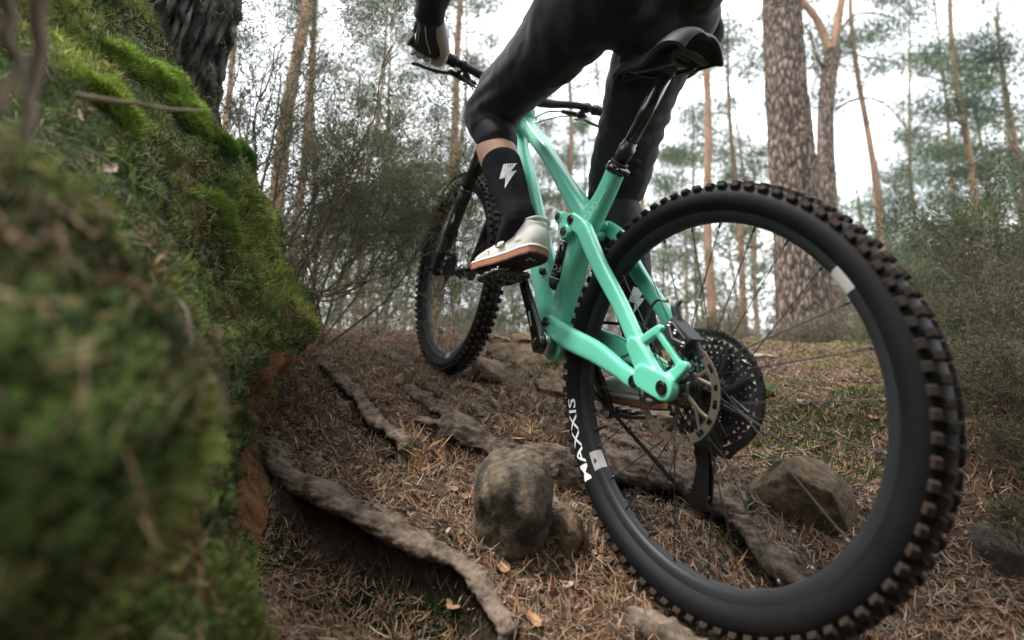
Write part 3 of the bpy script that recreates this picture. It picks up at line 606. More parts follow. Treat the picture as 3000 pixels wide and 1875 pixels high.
stick([(2370, 1040), (2430, 1015), (2520, 1010)], .006, 'bare pale branch lying on the moss near the big trunk', 'root'); stick([(2440, 1120), (2460, 1180), (2480, 1230)], .004, 'bare white twig standing right of the cream leaf', 'root')
stick([(2355, 985), (2460, 945), (2540, 925)], .007, 'dead branch leaning behind the rear rim', 'root')

# blurred twigs very close on the left
for q_, (P_, D_, r_, lb) in enumerate((([(120, -60), (110, 200), (75, 420), (60, 600)], [.34, .34, .33, .32], .005, 'blurred brown branch close to the camera in the upper left'), ([(20, -40), (40, 160), (10, 330)], [.30, .30, .29], .0045, 'thick dark blurred branch in the top left corner'), ([(-10, 380), (80, 520), (110, 600), (140, 700)], [.34, .345, .35, .36], .004, 'thin pinkish blurred twig on the near bank'), ([(230, 280), (360, 300), (500, 320), (590, 325)], [.52, .56, .6, .66], .003, 'blurred grey twig lying across the bright moss'), ([(300, 620), (350, 680), (400, 700), (450, 720)], [.52, .53, .54, .55], .0025, 'thin stick caught in the moss'))):
    stick(P_, r_, lb, 'twig', 'twig', D_)
tw = MB()
for q_ in range(40):
    c_, n_ = on_bank(rng.uniform(20, 620), rng.uniform(100, 1500))
    if c_ is None or c_[1] > .95 or c_[1] < .30: continue
    dd = unit(np.cross(n_, rng.normal(0, 1, 3))); L_ = rng.uniform(.012, .035); tw.tube(spline([c_ + n_ * .014 - dd * L_, c_ + n_ * .020 + rng.normal(0, .004, 3), c_ + n_ * .012 + dd * L_], 10), np.linspace(.0013, .0008, 10) * rng.uniform(.6, 1.3), segs=6, round_cap=True)
tag(obj('bank_twigs', tw.mesh('bank_twigs'), MAT['root']), 'small blurred twigs scattered over the moss of the near bank', 'twigs', kind='stuff')
for q_, (px_, py_, D_, m_, lb) in enumerate(((440, 800, .44, 'leaf', 'orange leaf stuck to the blurred near bank'), (300, 530, .46, 'leaf_pale', 'pale brown leaf on the blurred near bank'), (215, 370, .50, 'leaf_pale', 'white leaf on the blurred upper bank'), (610, 1010, .46, 'leaf_pale', 'dry leaf on the right edge of the blurred bank'), (100, 600, .36, 'leaf', 'reddish leaf on the blurred left edge'), (700, 640, .9, 'leaf', 'needle bundle leaf hanging in the moss'))):
    c_, n_ = on_bank(px_, py_)
    if c_ is not None and c_[1] > .42: leaf(0, 0, .022, q_ * 1.3, lb, m_, pos=c_ + n_ * .012, tilt=1.0)
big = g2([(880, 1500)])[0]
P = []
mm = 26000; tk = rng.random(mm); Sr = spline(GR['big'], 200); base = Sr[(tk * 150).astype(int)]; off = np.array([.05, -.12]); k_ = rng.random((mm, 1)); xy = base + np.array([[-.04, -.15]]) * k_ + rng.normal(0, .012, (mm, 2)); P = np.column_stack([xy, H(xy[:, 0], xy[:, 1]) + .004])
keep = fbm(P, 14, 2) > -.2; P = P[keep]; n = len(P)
V, T, Cc = blades(P, np.tile([.2, -.6, .6], (n, 1)), rng.uniform(.004, .010, n), np.full(n, .0016), np.array([(.04, .06, .02)]) * rng.uniform(.5, 1.3, (n, 1)), spread=.6)  # moss blades coloured dark to deepen the shade under the root
tag(obj('moss_patch', mesh_np('moss_patch', V, T, Cc, False), MAT['moss']), 'moss darkened for the shade on the earth step below the thick root', 'moss', kind='stuff')

# ================================================================== TREES
def needles_cloud(centers, radii, n_each, L, W, col_a, col_b, updir=.35, flat=.6, outward=.8):
    nC = len(centers); idx = np.repeat(np.arange(nC), n_each); n = len(idx)
    off = unit(rng.normal(0, 1, (n, 3))) * (rng.random((n, 1)) ** .45); off[:, 2] *= flat; R0 = radii[idx][:, None]; P = centers[idx] + off * R0
    D = unit(off * outward + rng.normal(0, .55, (n, 3)) + np.array([0, 0, updir])); S = unit(np.cross(D, rng.normal(0, 1, (n, 3))))
    Ln = (L * rng.uniform(.6, 1.3, n))[:, None]; Wn = (W * rng.uniform(.6, 1.2, n))[:, None]
    V = np.stack([P - S * Wn, P + S * Wn, P + D * Ln + S * Wn * .2], 1).reshape(-1, 3)
    cc = mixc(col_a, col_b, rng.random(nC))[idx] * rng.uniform(.6, 1.35, (n, 1)); return V, np.repeat(cc, 3, 0)
GA, GB = (.036, .066, .030), (.10, .15, .07)
def pine(root_px, top_px, D, w_px, label, bark='bark_red', crown=(5.0, 12.0), n_cl=60, spread_=1.5, dens_=185, bend=None, cr_r=.55, low_dead=6, name='pine_tree', extra=None, group='tall thin pines behind the trail', height=13.0, taper=.5):
    b0 = at(root_px[0], root_px[1], D); dt = px_dir(top_px[0], top_px[1]); t0 = CAMP + dt * (b0[1] / dt[1])
    zb = float(H(np.array([b0[0]]), np.array([b0[1]]))[0]); dirv = (t0 - b0) / (t0[2] - b0[2]); dirv = np.array([dirv[0], dirv[1] * .0, 1.0]); foot = b0 + dirv * (zb - .15 - b0[2]); r0 = w_px / FPX * D / 2
    T_ = empty(name, foot); tag(T_, label, 'tree', group)
    zz = np.linspace(0, height, 26); P = np.array([dirv * z for z in zz]) + np.column_stack([.06 * np.sin(zz * .9 + D), .05 * np.cos(zz * .7 + D * 2), zz * 0]) * np.clip(zz / 4, 0, 1)[:, None]
    if bend is not None: P = P + np.column_stack([np.interp(zz, [q[0] for q in bend], [q[1] for q in bend]), zz * 0, zz * 0])
    rr = r0 * np.interp(zz, [0, .25, 1.2, height], [1.35, 1.12, 1.0, taper * .5]); b = MB(); b.tube(P, rr, segs=14 if w_px < 60 else 28); obj('trunk', b.mesh('trunk'), MAT[bark], T_)
    tips = []; bb = MB()
    cb, ctp = crown; nb = max(6, n_cl // 3)
    for q in range(nb):
        z = cb + (min(ctp, height * .98) - cb) * ((q + rng.random()) / nb); c = np.array([np.interp(z, zz, P[:, k]) for k in range(3)]); an = rng.random() * 6.283; Lb = spread_ * rng.uniform(.5, 1.15) * (1 - .5 * ((z - cb) / max(.1, ctp - cb)) ** 2)
        d = np.array([math.cos(an), math.sin(an), rng.uniform(-.05, .55)]); mid = c + d * Lb * .5 + np.array([0, 0, rng.uniform(-.1, .12) * Lb]); end = c + d * Lb; bb.tube(spline([c, mid, end], 7), np.linspace(max(.006, r0 * .20), .004, 7), segs=5)
        for f_ in (.55, .8, 1.0): tips.append(c + (end - c) * f_ + rng.normal(0, .16 * Lb, 3) * np.array([1, 1, .5]))
    for q in range(low_dead):
        z = rng.uniform(1.2, cb + 1); c = np.array([np.interp(z, zz, P[:, k]) for k in range(3)]); an = rng.random() * 6.283; Lb = rng.uniform(.15, .7); d = np.array([math.cos(an), math.sin(an), rng.uniform(-.35, .3)]); bb.tube(spline([c, c + d * Lb * .5, c + d * Lb + [0, 0, rng.uniform(-.15, .15)]], 6), np.linspace(max(.005, r0 * .12), .003, 6), segs=5)
    tag(obj('branches', bb.mesh('branches'), MAT['twig' if bark != 'bark_red' else 'bark_red'], T_), kind='stuff')
    tips = np.array(tips)[:n_cl * 1] if len(tips) > n_cl else np.array(tips)
    V, C = needles_cloud(tips, cr_r * rng.uniform(.6, 1.2, len(tips)), dens_, .11, .012 * max(1, D / 14), GA, GB, flat=.5)
    obj('crown', mesh_np('crown', V, np.arange(len(V)).reshape(-1, 3), C, False), MAT['foliage'], T_); return T_
PINES = [  # foot px, top px, distance, width px, label
 ((640, 640), (690, 0), 9, 26, 'slim pale pine seen between the juniper and the grey trunk', dict(crown=(5, 11))),
 ((560, 640), (625, 0), 14, 22, 'second slim pine right of the grey trunk', dict(crown=(5, 11))),
 ((800, 700), (895, 0), 7.5, 50, 'thick pale pine trunk standing behind the juniper', dict(crown=(6, 12), height=13)),
 ((868, 700), (935, -60), 10, 30, 'slimmer pine leaning beside the thick pale one', dict(crown=(6, 12))),
 ((1040, 900), (1140, 0), 13, 19, 'left one of two very thin orange pines', dict(crown=(7, 13), low_dead=9)),
 ((1085, 900), (1162, 0), 14, 15, 'right one of two very thin orange pines', dict(crown=(7, 13), low_dead=9)),
 ((1285, 900), (1356, 0), 10, 31, 'orange pine trunk rising behind the front wheel', dict(crown=(6.6, 12), low_dead=10, taper=.9)),
 ((1325, 900), (1372, 0), 13, 17, 'thin pine close beside the orange trunk behind the front wheel', dict(crown=(7, 12))),
 ((1440, 900), (1437, 0), 16, 12, 'thin pine seen above the handlebar', dict(crown=(4.4, 9), n_cl=50)),
 ((1662, 930), (1672, 0), 14, 24, 'orange pine seen between the top tube and the right leg', dict(crown=(6, 11))),
 ((1712, 930), (1712, 0), 20, 12, 'thinner pine just right of that orange one', dict(crown=(6, 11))),
 ((2092, 960), (2049, 0), 9, 27, 'straight orange pine right of the saddle', dict(crown=(7, 12), low_dead=8, taper=.8)),
 ((2180, 960), (2125, 0), 11, 22, 'dark twiggy pine between the saddle and the big trunk', dict(crown=(4.6, 8.5), n_cl=70, height=9.5, cr_r=.6)),
 ((2225, 960), (2190, 300), 15, 13, 'thin pine seen through the top of the rear wheel', dict(crown=(4, 8), height=9)),
 ((2600, 960), (2498, 0), 10, 22, 'orange pine right of the forked trunk', dict(crown=(6.4, 12), n_cl=60, low_dead=12, taper=.8)),
 ((2612, 960), (2565, 300), 16, 13, 'thin dark pine between the forked trunk and the right edge', dict(crown=(3.2, 7), height=8, n_cl=70, cr_r=.7)),
 ((2880, 960), (2790, 0), 10, 23, 'forked orange pine near the right edge', dict(crown=(4.6, 11), n_cl=90, taper=.7)),
 ((2838, 960), (2770, 300), 13, 15, 'thin orange pine left of the forked one near the right edge', dict(crown=(4.5, 10), n_cl=70)),
 ((3030, 960), (2960, 300), 10, 24, 'dark pine cut by the right edge of the picture', dict(crown=(2.2, 8), n_cl=120, cr_r=.6, height=9)),
 ((2730, 960), (2700, 500), 18, 14, 'small bushy pine far behind the heather', dict(crown=(1.6, 6), height=7, n_cl=90, cr_r=.8, spread_=1.8)),
 ((2480, 960), (2470, 700), 22, 14, 'small far pine between the two big trunks', dict(crown=(1.6, 6.5), height=7.5, n_cl=80, cr_r=.8, spread_=1.8)),
 ((1500, 930), (1500, 300), 24, 12, 'far pine in the gap under the left thigh', dict(crown=(4, 10), n_cl=80, cr_r=.9, spread_=2.4, height=11)),
 ((1190, 930), (1215, 300), 22, 13, 'far pine left of the front wheel', dict(crown=(4, 10), n_cl=80, cr_r=.9, spread_=2.4, height=11)),
 ((1950, 960), (1945, 500), 20, 11, 'far thin pine right of the right leg', dict(crown=(4.5, 10), n_cl=60, cr_r=.8, height=11)),
 ((1262, 930), (1275, 300), 17, 11, 'pine with a low crown left of the orange trunk behind the front wheel', dict(crown=(3.0, 9), n_cl=90, cr_r=.7, spread_=1.7, height=10)),
 ((1610, 930), (1605, 300), 19, 11, 'pine with a low crown framed by the bicycle triangle', dict(crown=(2.6, 9), n_cl=90, cr_r=.7, spread_=1.7, height=10)),
 ((2010, 950), (2000, 300), 17, 11, 'young pine filling the gap between the right leg and the saddle pine', dict(crown=(2.4, 8.5), n_cl=90, cr_r=.65, spread_=1.6, height=9.5)),
 ((2690, 960), (2650, 300), 15, 12, 'bushy pine between the orange pine and the forked one', dict(crown=(2.0, 8.5), n_cl=110, cr_r=.65, spread_=1.6, height=9.5)),
 ((2930, 960), (2890, 300), 16, 12, 'bushy pine behind the forked orange pine', dict(crown=(2.0, 9), n_cl=110, cr_r=.65, spread_=1.7, height=10)),
 ((1130, 930), (1160, 300), 19, 11, 'bushy pine between the two thin orange pines and the glove', dict(crown=(2.6, 9.5), n_cl=100, cr_r=.7, spread_=1.8, height=10.5)),
 ((2370, 960), (2350, 500), 25, 14, 'far pine behind the big trunk', dict(crown=(5, 12), n_cl=70, cr_r=1.0, spread_=2.4, height=13)),
]
for fp, tp, D, w, lab, kw in PINES: pine(fp, tp, D, w, lab, **kw)
# the big plated trunk and its forked neighbour
def ring_trunk(T_, P, r, mt, seed, plates, depth, segs=150, name='trunk', nz_=None):
    n = len(P); Tn = unit(np.gradient(P, axis=0)); A = np.linspace(0, 2 * math.pi, segs, endpoint=False)
    U = unit(np.cross(Tn, [0, 1, 0])); S = np.cross(Tn, U); C_ = np.cos(A); Sn = np.sin(A); base = np.broadcast_to(P[:, None], (n, segs, 3)); dirs = U[:, None] * C_[None, :, None] + S[:, None] * Sn[None, :, None]
    Q = np.stack([np.broadcast_to(C_ * 1.0, (n, segs)) * r[:, None], np.broadcast_to(Sn, (n, segs)) * r[:, None], np.broadcast_to(P[:, 2:3] * .30, (n, segs))], -1)
    w1 = vnoise(Q * plates + seed); w2 = vnoise(Q * plates * 2.1 + seed + 5); d = np.clip(np.abs(w1) * 2.2, 0, 1) ** .6 * .7 + .3 * np.clip(np.abs(w2) * 2, 0, 1)
    V = base + dirs * (r[:, None] + depth * (d - .6))[..., None]; V = V.reshape(-1, 3); j = np.arange(segs); j2 = (j + 1) % segs
    Qd = np.concatenate([np.stack([i * segs + j, i * segs + j2, (i + 1) * segs + j2, (i + 1) * segs + j], 1) for i in range(n - 1)])
    return obj(name, mesh_np(name, V, Qd), mt, T_)
foot = at(2355, 985, 5.6); foot[2] = H0(foot[0], foot[1]) - .1; big = empty('pine_tree', foot); tag(big, 'largest plated pine trunk right of the saddle', 'tree')
zz = np.linspace(0, 9, 240); dt = px_dir(2290, 0); top = CAMP + dt * (foot[1] / dt[1]) - foot; slope = (top[0]) / top[2]; P = np.column_stack([slope * zz + .02 * np.sin(zz * 1.3), 0 * zz, zz]); ring_trunk(big, P, .225 * np.interp(zz, [0, .3, 1, 3, 9], [1.5, 1.32, 1.22, 1.05, .78]), MAT['bark'], 3, 26, .030)
b = MB(); 
for q in range(9):
    z = rng.uniform(5.5, 8.8); an = rng.random() * 6.28; d = np.array([math.cos(an), math.sin(an), .3]); c = P[int(z / 9 * 239)]; b.tube(spline([c, c + d * .8, c + d * 1.7 + [0, 0, .3]], 8), np.linspace(.05, .012, 8), segs=8)
tag(obj('branches', b.mesh('branches'), MAT['bark_red'], big), kind='stuff')
V, C = needles_cloud(np.array([P[200] + rng.normal(0, 1.1, 3) * [1, 1, .6] + [0, 0, 1.0] for _ in range(40)]), np.full(40, .5), 120, .12, .010, GA, GB); obj('crown', mesh_np('crown', V, np.arange(len(V)).reshape(-1, 3), C, False), MAT['foliage'], big)
D2 = 8.2; foot = at(2440, 985, D2); foot[2] = H0(foot[0], foot[1]) - .1; fk2 = empty('pine_tree', foot); tag(fk2, 'forked dark pine with crooked dead branches beside the largest trunk', 'tree')
def rel(px, py, dd=0): d = px_dir(px, py); return CAMP + d * ((foot[1] + dd) / d[1]) - foot
P = spline([rel(2462, 1040), rel(2440, 800), rel(2424, 560), rel(2418, 400), rel(2424, 260), rel(2440, 150)], 160); r = np.interp(np.linspace(0, 1, 160), [0, .3, .7, 1], [.165, .145, .125, .135]); ring_trunk(fk2, P, r, MAT['bark'], 11, 34, .016, 90)
b = MB()
for pts_, r0, r1 in (([(2445, 190), (2400, 70), (2350, 0), (2300, -80)], .075, .05), ([(2440, 160), (2455, 60), (2470, -20), (2480, -90)], .075, .06)): b.tube(spline([rel(*p) for p in pts_], 20), np.linspace(r0, r1, 20), segs=14)
obj('limbs', b.mesh('limbs'), MAT['bark_red'], fk2)
b = MB()
for pts_, r0 in (([(2445, 200), (2400, 180), (2380, 120), (2370, 60)], .03), ([(2410, 200), (2385, 150), (2378, 90)], .022), ([(2450, 170), (2460, 100), (2500, 45), (2570, 40), (2640, 60)], .026), ([(2460, 170), (2500, 155), (2530, 168), (2600, 178), (2650, 200)], .022), ([(2448, 323), (2500, 292), (2560, 290), (2610, 320), (2660, 380), (2700, 415)], .024), ([(2395, 180), (2375, 110), (2360, 75), (2345, 60)], .018), ([(2405, 230), (2385, 190), (2380, 150)], .016), ([(2400, 260), (2388, 290), (2392, 240)], .012), ([(2450, 190), (2480, 192), (2510, 188)], .012), ([(2380, 290), (2388, 240), (2395, 205)], .014)):
    S_ = spline([rel(p[0], p[1], -.1 * k) for k, p in enumerate(pts_)], 26); S_ = S_ + .02 * fbm(S_, 5, 2)[:, None]; b.tube(S_, np.linspace(r0, r0 * .35, 26), segs=8)
    for q in range(4):
        c = S_[rng.integers(8, 25)]; e = c + rng.normal(0, .16, 3); b.tube([c, (c + e) / 2 + rng.normal(0, .02, 3), e], [.006, .005, .003], segs=5)
obj('dead_branches', b.mesh('dead_branches'), MAT['twig'], fk2)
tp_ = np.array([rel(2380 + rng.uniform(-40, 60), rng.uniform(0, 330), rng.uniform(.2, 1)) for _ in range(26)] + [rel(2620 + rng.uniform(-60, 120), rng.uniform(-60, 90), rng.uniform(-.5, .5)) for _ in range(34)]); V, C = needles_cloud(tp_, rng.uniform(.25, .5, len(tp_)), 70, .11, .010, GA, GB, flat=.6); obj('crown', mesh_np('crown', V, np.arange(len(V)).reshape(-1, 3), C, False), MAT['foliage'], fk2)

# the furrowed grey trunk on top of the bank
c0 = at(462, 310, 1.62); gt = empty('old_tree', c0); tag(gt, 'thick grey furrowed tree trunk growing on top of the mossy bank', 'tree')
zz = np.linspace(-.25, 3.2, 260); P = np.column_stack([.03 * zz, .06 * zz, zz]); n, segs = len(zz), 220; A = np.linspace(0, 2 * math.pi, segs, endpoint=False); r = .112 * np.interp(zz, [-.25, 0, .15, .5, 3], [1.6, 1.28, 1.1, 1.0, .95]); fl_ = np.interp(zz, [-.2, .1, .5, 1], [1, .7, .35, .2])
Q = np.stack([np.cos(A)[None] * np.ones((n, 1)) * .9, np.sin(A)[None] * np.ones((n, 1)) * .9, zz[:, None] * np.ones((1, segs)) * .35], -1)
rid = np.abs(vnoise(Q * 7.5 + 3)) * 2.2; fine_ = fbm(np.stack([np.cos(A)[None] * r[:, None], np.sin(A)[None] * r[:, None], zz[:, None] * np.ones((1, segs))], -1), 26, 3); rad = r[:, None] * (1 + .20 * fl_[:, None] * np.sin(A * 5 + 1.2)[None]) + .042 * (np.clip(rid, 0, 1) ** .7 - .5) + .012 * fine_
V = np.stack([P[:, :1] + np.cos(A)[None] * rad, P[:, 1:2] + np.sin(A)[None] * rad, np.broadcast_to(zz[:, None], rad.shape)], -1).reshape(-1, 3); j = np.arange(segs); j2 = (j + 1) % segs
obj('trunk', mesh_np('trunk', V, np.concatenate([np.stack([i * segs + j, i * segs + j2, (i + 1) * segs + j2, (i + 1) * segs + j], 1) for i in range(n - 1)])), MAT['bark_grey'], gt)
for q, (ang, L_) in enumerate(((-2.5, .42), (3.1, .5))):
    d = np.array([math.cos(ang), math.sin(ang), 0]); b = MB(); S_ = spline([d * .08 + [0, 0, .10], d * .2 + [0, 0, -.01], d * .34 + [0, 0, -.13], d * L_ + [0, 0, -.26]], 20); b.tube(S_, np.linspace(.034, .014, 20), segs=14, round_cap=True); remesh('root_flare', b, .008, 1, MAT['bark_grey'], gt, lambda co: .010 * np.abs(fbm(co, 16, 3)))
# lichen crust on the trunk
m_ = 9000; zi = rng.uniform(-.2, .9, m_); ai = rng.uniform(0, 6.283, m_); ii = ((zi + .25) / 3.45 * (n - 1)).astype(int); jj = (ai / 6.283 * segs).astype(int) % segs; Pl = V.reshape(n, segs, 3)[ii, jj]; kk = fbm(Pl, 12, 2) > .05; Pl = Pl[kk]; nn_ = np.column_stack([np.cos(ai[kk]), np.sin(ai[kk]), 0 * ai[kk]])
Vb, Tb, Cb = blades(Pl, nn_, rng.uniform(.003, .008, len(Pl)), np.full(len(Pl), .0016), np.array([(.15, .18, .11)]) * rng.uniform(.5, 1.2, (len(Pl), 1)), spread=.8, up=0)
tag(obj('lichen', mesh_np('lichen', Vb, Tb, Cb, False), MAT['moss'], gt), kind='stuff')

# ---- junipers and heather: fine forking twigs with short needles
def shrub(foot, stems, label, cat, spread_=.9, hgt=1.2, n_stem=9, depth_=4, leaf_n=30000, colr=((.05, .075, .035), (.10, .125, .065)), lean=(0, 0), name='juniper', seed=1, twig_r=.007, Lf=.014, fork=3, wiggle=.35, stem_col='twig', dead=.0, group=None):
    r_ = np.random.default_rng(seed); T_ = empty(name, foot); tag(T_, label, cat, group); segsP = []; leafP = []; leafD = []
    def grow(p, d, L, r, k):
        n = 5; pts = [p]; dd = d.copy()
        for i in range(n):
            dd = unit(dd + r_.normal(0, wiggle * .35, 3) + np.array([0, 0, .05])); pts.append(pts[-1] + dd * L / n)
        segsP.append((np.array(pts), r, r * .55))
        if k <= 1:
            for i in range(1, n + 1): leafP.append(pts[i]); leafD.append(dd)
            for i in range(n): leafP.append((pts[i] + pts[i + 1]) / 2); leafD.append(dd)
        if k == 0: return
        for q in range(fork + (r_.random() < .4)):
            t = r_.uniform(.35, 1.0); i = min(n - 1, int(t * n)); b_ = pts[i] * (1 - (t * n - i)) + pts[min(i + 1, n)] * (t * n - i) if i < n else pts[-1]
            grow(b_, unit(dd + r_.normal(0, .55, 3)), L * r_.uniform(.5, .72), r * .55, k - 1)
    for s in range(n_stem):
        a_ = r_.random() * 6.283; el = r_.uniform(.35, 1.25); d = unit(np.array([math.cos(a_) * math.cos(el) * spread_ + lean[0], math.sin(a_) * math.cos(el) * spread_ + lean[1], math.sin(el)])); grow(r_.normal(0, .05, 3) * [1, 1, 0], d, hgt * r_.uniform(.4, .62), twig_r * r_.uniform(.7, 1.2), depth_)
    b = MB()
    VV, TT, n0 = [], [], 0
    for pts, ra, rb in segsP:
        V, Q, _ = tube(pts, np.linspace(ra, rb, len(pts)), segs=4 if ra > .002 else 3, cap=False); b.add(V, Q)
    tag(obj('twigs', b.mesh('twigs'), MAT[stem_col], T_), kind='stuff')
    LP_, LD = np.array(leafP), np.array(leafD); k = r_.integers(0, len(LP_), leaf_n); P = LP_[k] + r_.normal(0, .012 * max(1, Lf / .014), (leaf_n, 3)); D = unit(LD[k] + r_.normal(0, .7, (leaf_n, 3))); S = unit(np.cross(D, r_.normal(0, 1, (leaf_n, 3)))) * (Lf * .10)
    L = (Lf * r_.uniform(.6, 1.4, leaf_n))[:, None]; V = np.stack([P - S, P + S, P + D * L], 1).reshape(-1, 3); tc_ = fbm(P, 2.5, 2); C = mixc(colr[0], colr[1], tc_ * .8 + .5) * r_.uniform(.6, 1.3, (leaf_n, 1))
    if dead: kd = r_.random(leaf_n) < dead; C[kd] = (.14, .10, .07)
    tag(obj('needles', mesh_np('needles', V, np.arange(3 * leaf_n).reshape(-1, 3), np.repeat(C, 3, 0), False), MAT['foliage'], T_), kind='stuff'); return T_
def gfoot(px, D, dz=0):
    p = at(px, 900, D); p[2] = float(H0(np.array([p[0]]), np.array([p[1]]))[0]) + dz; return p
shrub(gfoot(930, 2.15, .0), 0, 'large wispy juniper between the bank and the front wheel', 'shrub', hgt=1.3, n_stem=14, depth_=5, leaf_n=30000, lean=(-.1, 0), seed=3, Lf=.021, colr=((.045, .065, .03), (.105, .13, .06)), twig_r=.0055, wiggle=.45)
shrub(gfoot(800, 1.9, .22), 0, 'twiggy dark juniper growing on the edge of the mossy bank', 'shrub', hgt=1.1, n_stem=12, depth_=5, leaf_n=24000, Lf=.020, lean=(.15, .1), seed=5, dead=.2, twig_r=.004, wiggle=.5, colr=((.045, .06, .03), (.10, .12, .06)))
shrub(gfoot(700, 2.3, .35), 0, 'bare branching juniper right of the grey trunk', 'shrub', hgt=1.5, n_stem=9, depth_=4, leaf_n=24000, lean=(.1, .1), seed=8, dead=.2, wiggle=.6, twig_r=.0075)
shrub(gfoot(1060, 3.0, -.05), 0, 'juniper thicket further back left of the front wheel', 'shrub', hgt=1.5, n_stem=12, depth_=4, leaf_n=22000, Lf=.024, seed=12, colr=((.045, .065, .035), (.10, .13, .065)), twig_r=.005)
shrub(gfoot(2930, 2.5, -.1), 0, 'green heather bush at the right edge behind the rear tyre', 'shrub', hgt=1.0, n_stem=14, depth_=4, leaf_n=32000, Lf=.022, seed=21, name='heather_bush', lean=(-.1, 0), colr=((.025, .042, .016), (.065, .09, .035)))
shrub(gfoot(2780, 3.3, -.05), 0, 'heather bush just beyond the knobs of the rear tyre', 'shrub', hgt=.8, n_stem=12, depth_=4, leaf_n=20000, Lf=.024, seed=23, name='heather_bush', colr=((.03, .05, .02), (.08, .10, .045)), dead=.15)
shrub(gfoot(3080, 1.9, -.1), 0, 'dark heather cut by the right edge low in the picture', 'shrub', hgt=.55, n_stem=14, depth_=4, leaf_n=30000, seed=25, name='heather_bush', colr=((.03, .045, .02), (.06, .075, .035)))
shrub(gfoot(2850, 1.7, -.12), 0, 'low dark heather under the right edge shrubs', 'shrub', hgt=.35, n_stem=14, depth_=3, leaf_n=16000, seed=27, name='heather_bush', colr=((.03, .05, .02), (.08, .09, .045)))
for q, (px_, D_, h_, lb) in enumerate(((2990, 1.35, .30, 'dark heather lowest on the right edge'), (2900, 1.5, .26, 'small dark heather just right of the tyre'), (3050, 1.6, .45, 'tall dark heather sprig cut by the right edge'), (2800, 2.1, .4, 'heather clump between the tyre and the green bush'), (2960, 2.1, .6, 'dense heather below the green bush'), (3120, 1.05, .22, 'dark heather sprigs in the lower right corner'), (2990, 1.15, .16, 'flat dark heather left of the corner sprigs'), (3060, 1.22, .26, 'dark heather tuft above the corner sprigs'))):
    shrub(gfoot(px_, D_, -.03), 0, lb, 'shrub', hgt=h_, n_stem=14, depth_=3, leaf_n=16000, seed=80 + q, name='heather_bush', colr=((.03, .045, .02), (.075, .085, .04)), dead=.3, Lf=.012, twig_r=.003)
UB = [(1960, 6.0, .75, 'twiggy bush behind the cassette'), (2080, 5.2, .7, 'brown twiggy bush in front of the straight orange pine'), (2180, 6.5, .9, 'bushy undergrowth left of the big trunk'), (2300, 4.8, .45, 'low green bush at the foot of the big trunk'), (2400, 4.6, .55, 'low brown bush below the forked trunk'), (2540, 5.5, .8, 'undergrowth bush right of the forked trunk'), (2660, 4.4, .7, 'bush hidden behind the upper right tyre'), (1750, 7.0, .9, 'bush seen through the bicycle frame'), (1540, 8.0, 1.0, 'bush on the crest right of the front wheel'), (1400, 7.5, .9, 'bush behind the front wheel'), (1180, 6.0, .9, 'bush on the crest left of the front wheel'), (1870, 5.0, .5, 'small bush behind the right calf')]
for q, (px_, D_, h_, lb) in enumerate(UB):
    shrub(gfoot(px_, D_, -.05), 0, lb, 'shrub', hgt=h_, n_stem=9, depth_=3, leaf_n=6500, seed=40 + q, name='undergrowth_bush', Lf=.035, twig_r=.008, colr=((.075, .075, .045), (.14, .135, .085)), dead=.3, group='undergrowth bushes along the crest')

# far-off wood: reads as one mass of trunks, scrub and foliage
far_t = MB(); cents = []; rads_ = []; scr = []; sr_ = []
for q in range(110):
    D = rng.uniform(16, 62); px_ = rng.uniform(-300, 3300); f_ = at(px_, 900, D); f_[2] = float(H0(np.array([f_[0]]), np.array([f_[1]]))[0]); h_ = rng.uniform(7, 17); r_0 = rng.uniform(.05, .13)
    far_t.tube([f_, f_ + [rng.normal(0, .2), 0, h_ * .5], f_ + [rng.normal(0, .5), 0, h_]], [r_0, r_0 * .8, r_0 * .3], segs=6, cap=False, C=(1, 1, 1))
    for k in range(rng.integers(6, 15)): cents.append(f_ + np.array([rng.normal(0, 1.3), rng.normal(0, 1.3), rng.uniform(.28, 1.0) * h_])); rads_.append(rng.uniform(.7, 1.5))
for q in range(950):
    D = 9 + 45 * rng.random() ** 1.3; px_ = rng.uniform(-400, 3400); f_ = at(px_, 900, D); f_[2] = float(H0(np.array([f_[0]]), np.array([f_[1]]))[0]) + 0; f_[2] = .6 + D * (.08 + .24 * rng.random() ** 1.5) + .2; scr.append(f_); sr_.append(rng.uniform(.6, 1.1) * (.6 + D * .035))
tag(obj('far_trunks', far_t.mesh('far_trunks'), MAT['bark_red']), 'many thin trunks of the far-off pine wood', 'wood', kind='stuff')
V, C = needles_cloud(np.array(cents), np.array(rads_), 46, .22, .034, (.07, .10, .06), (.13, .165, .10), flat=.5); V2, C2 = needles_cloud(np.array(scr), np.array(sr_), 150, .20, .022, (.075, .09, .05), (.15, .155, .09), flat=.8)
tag(obj('far_foliage', mesh_np('far_foliage', np.vstack([V, V2]), np.arange(len(V) + len(V2)).reshape(-1, 3), np.vstack([C, C2]), False), MAT['foliage']), 'foliage and scrub of the far-off pine wood', 'wood', kind='stuff')

hz = MB(); hz.box((0, 97, 7), (346, 262, 26)); hm = bpy.data.materials.new('forest_haze'); hm.use_nodes = True; t_ = hm.node_tree; t_.nodes.clear()
pv = t_.nodes.new('ShaderNodeVolumePrincipled'); pv.inputs['Density'].default_value = .0013; pv.inputs['Color'].default_value = (.95, .97, 1, 1); ho = t_.nodes.new('ShaderNodeOutputMaterial'); t_.links.new(pv.outputs[0], ho.inputs['Volume'])
tag(obj('haze', hz.mesh('haze', False), hm), 'pale air between the far trees', kind='stuff')

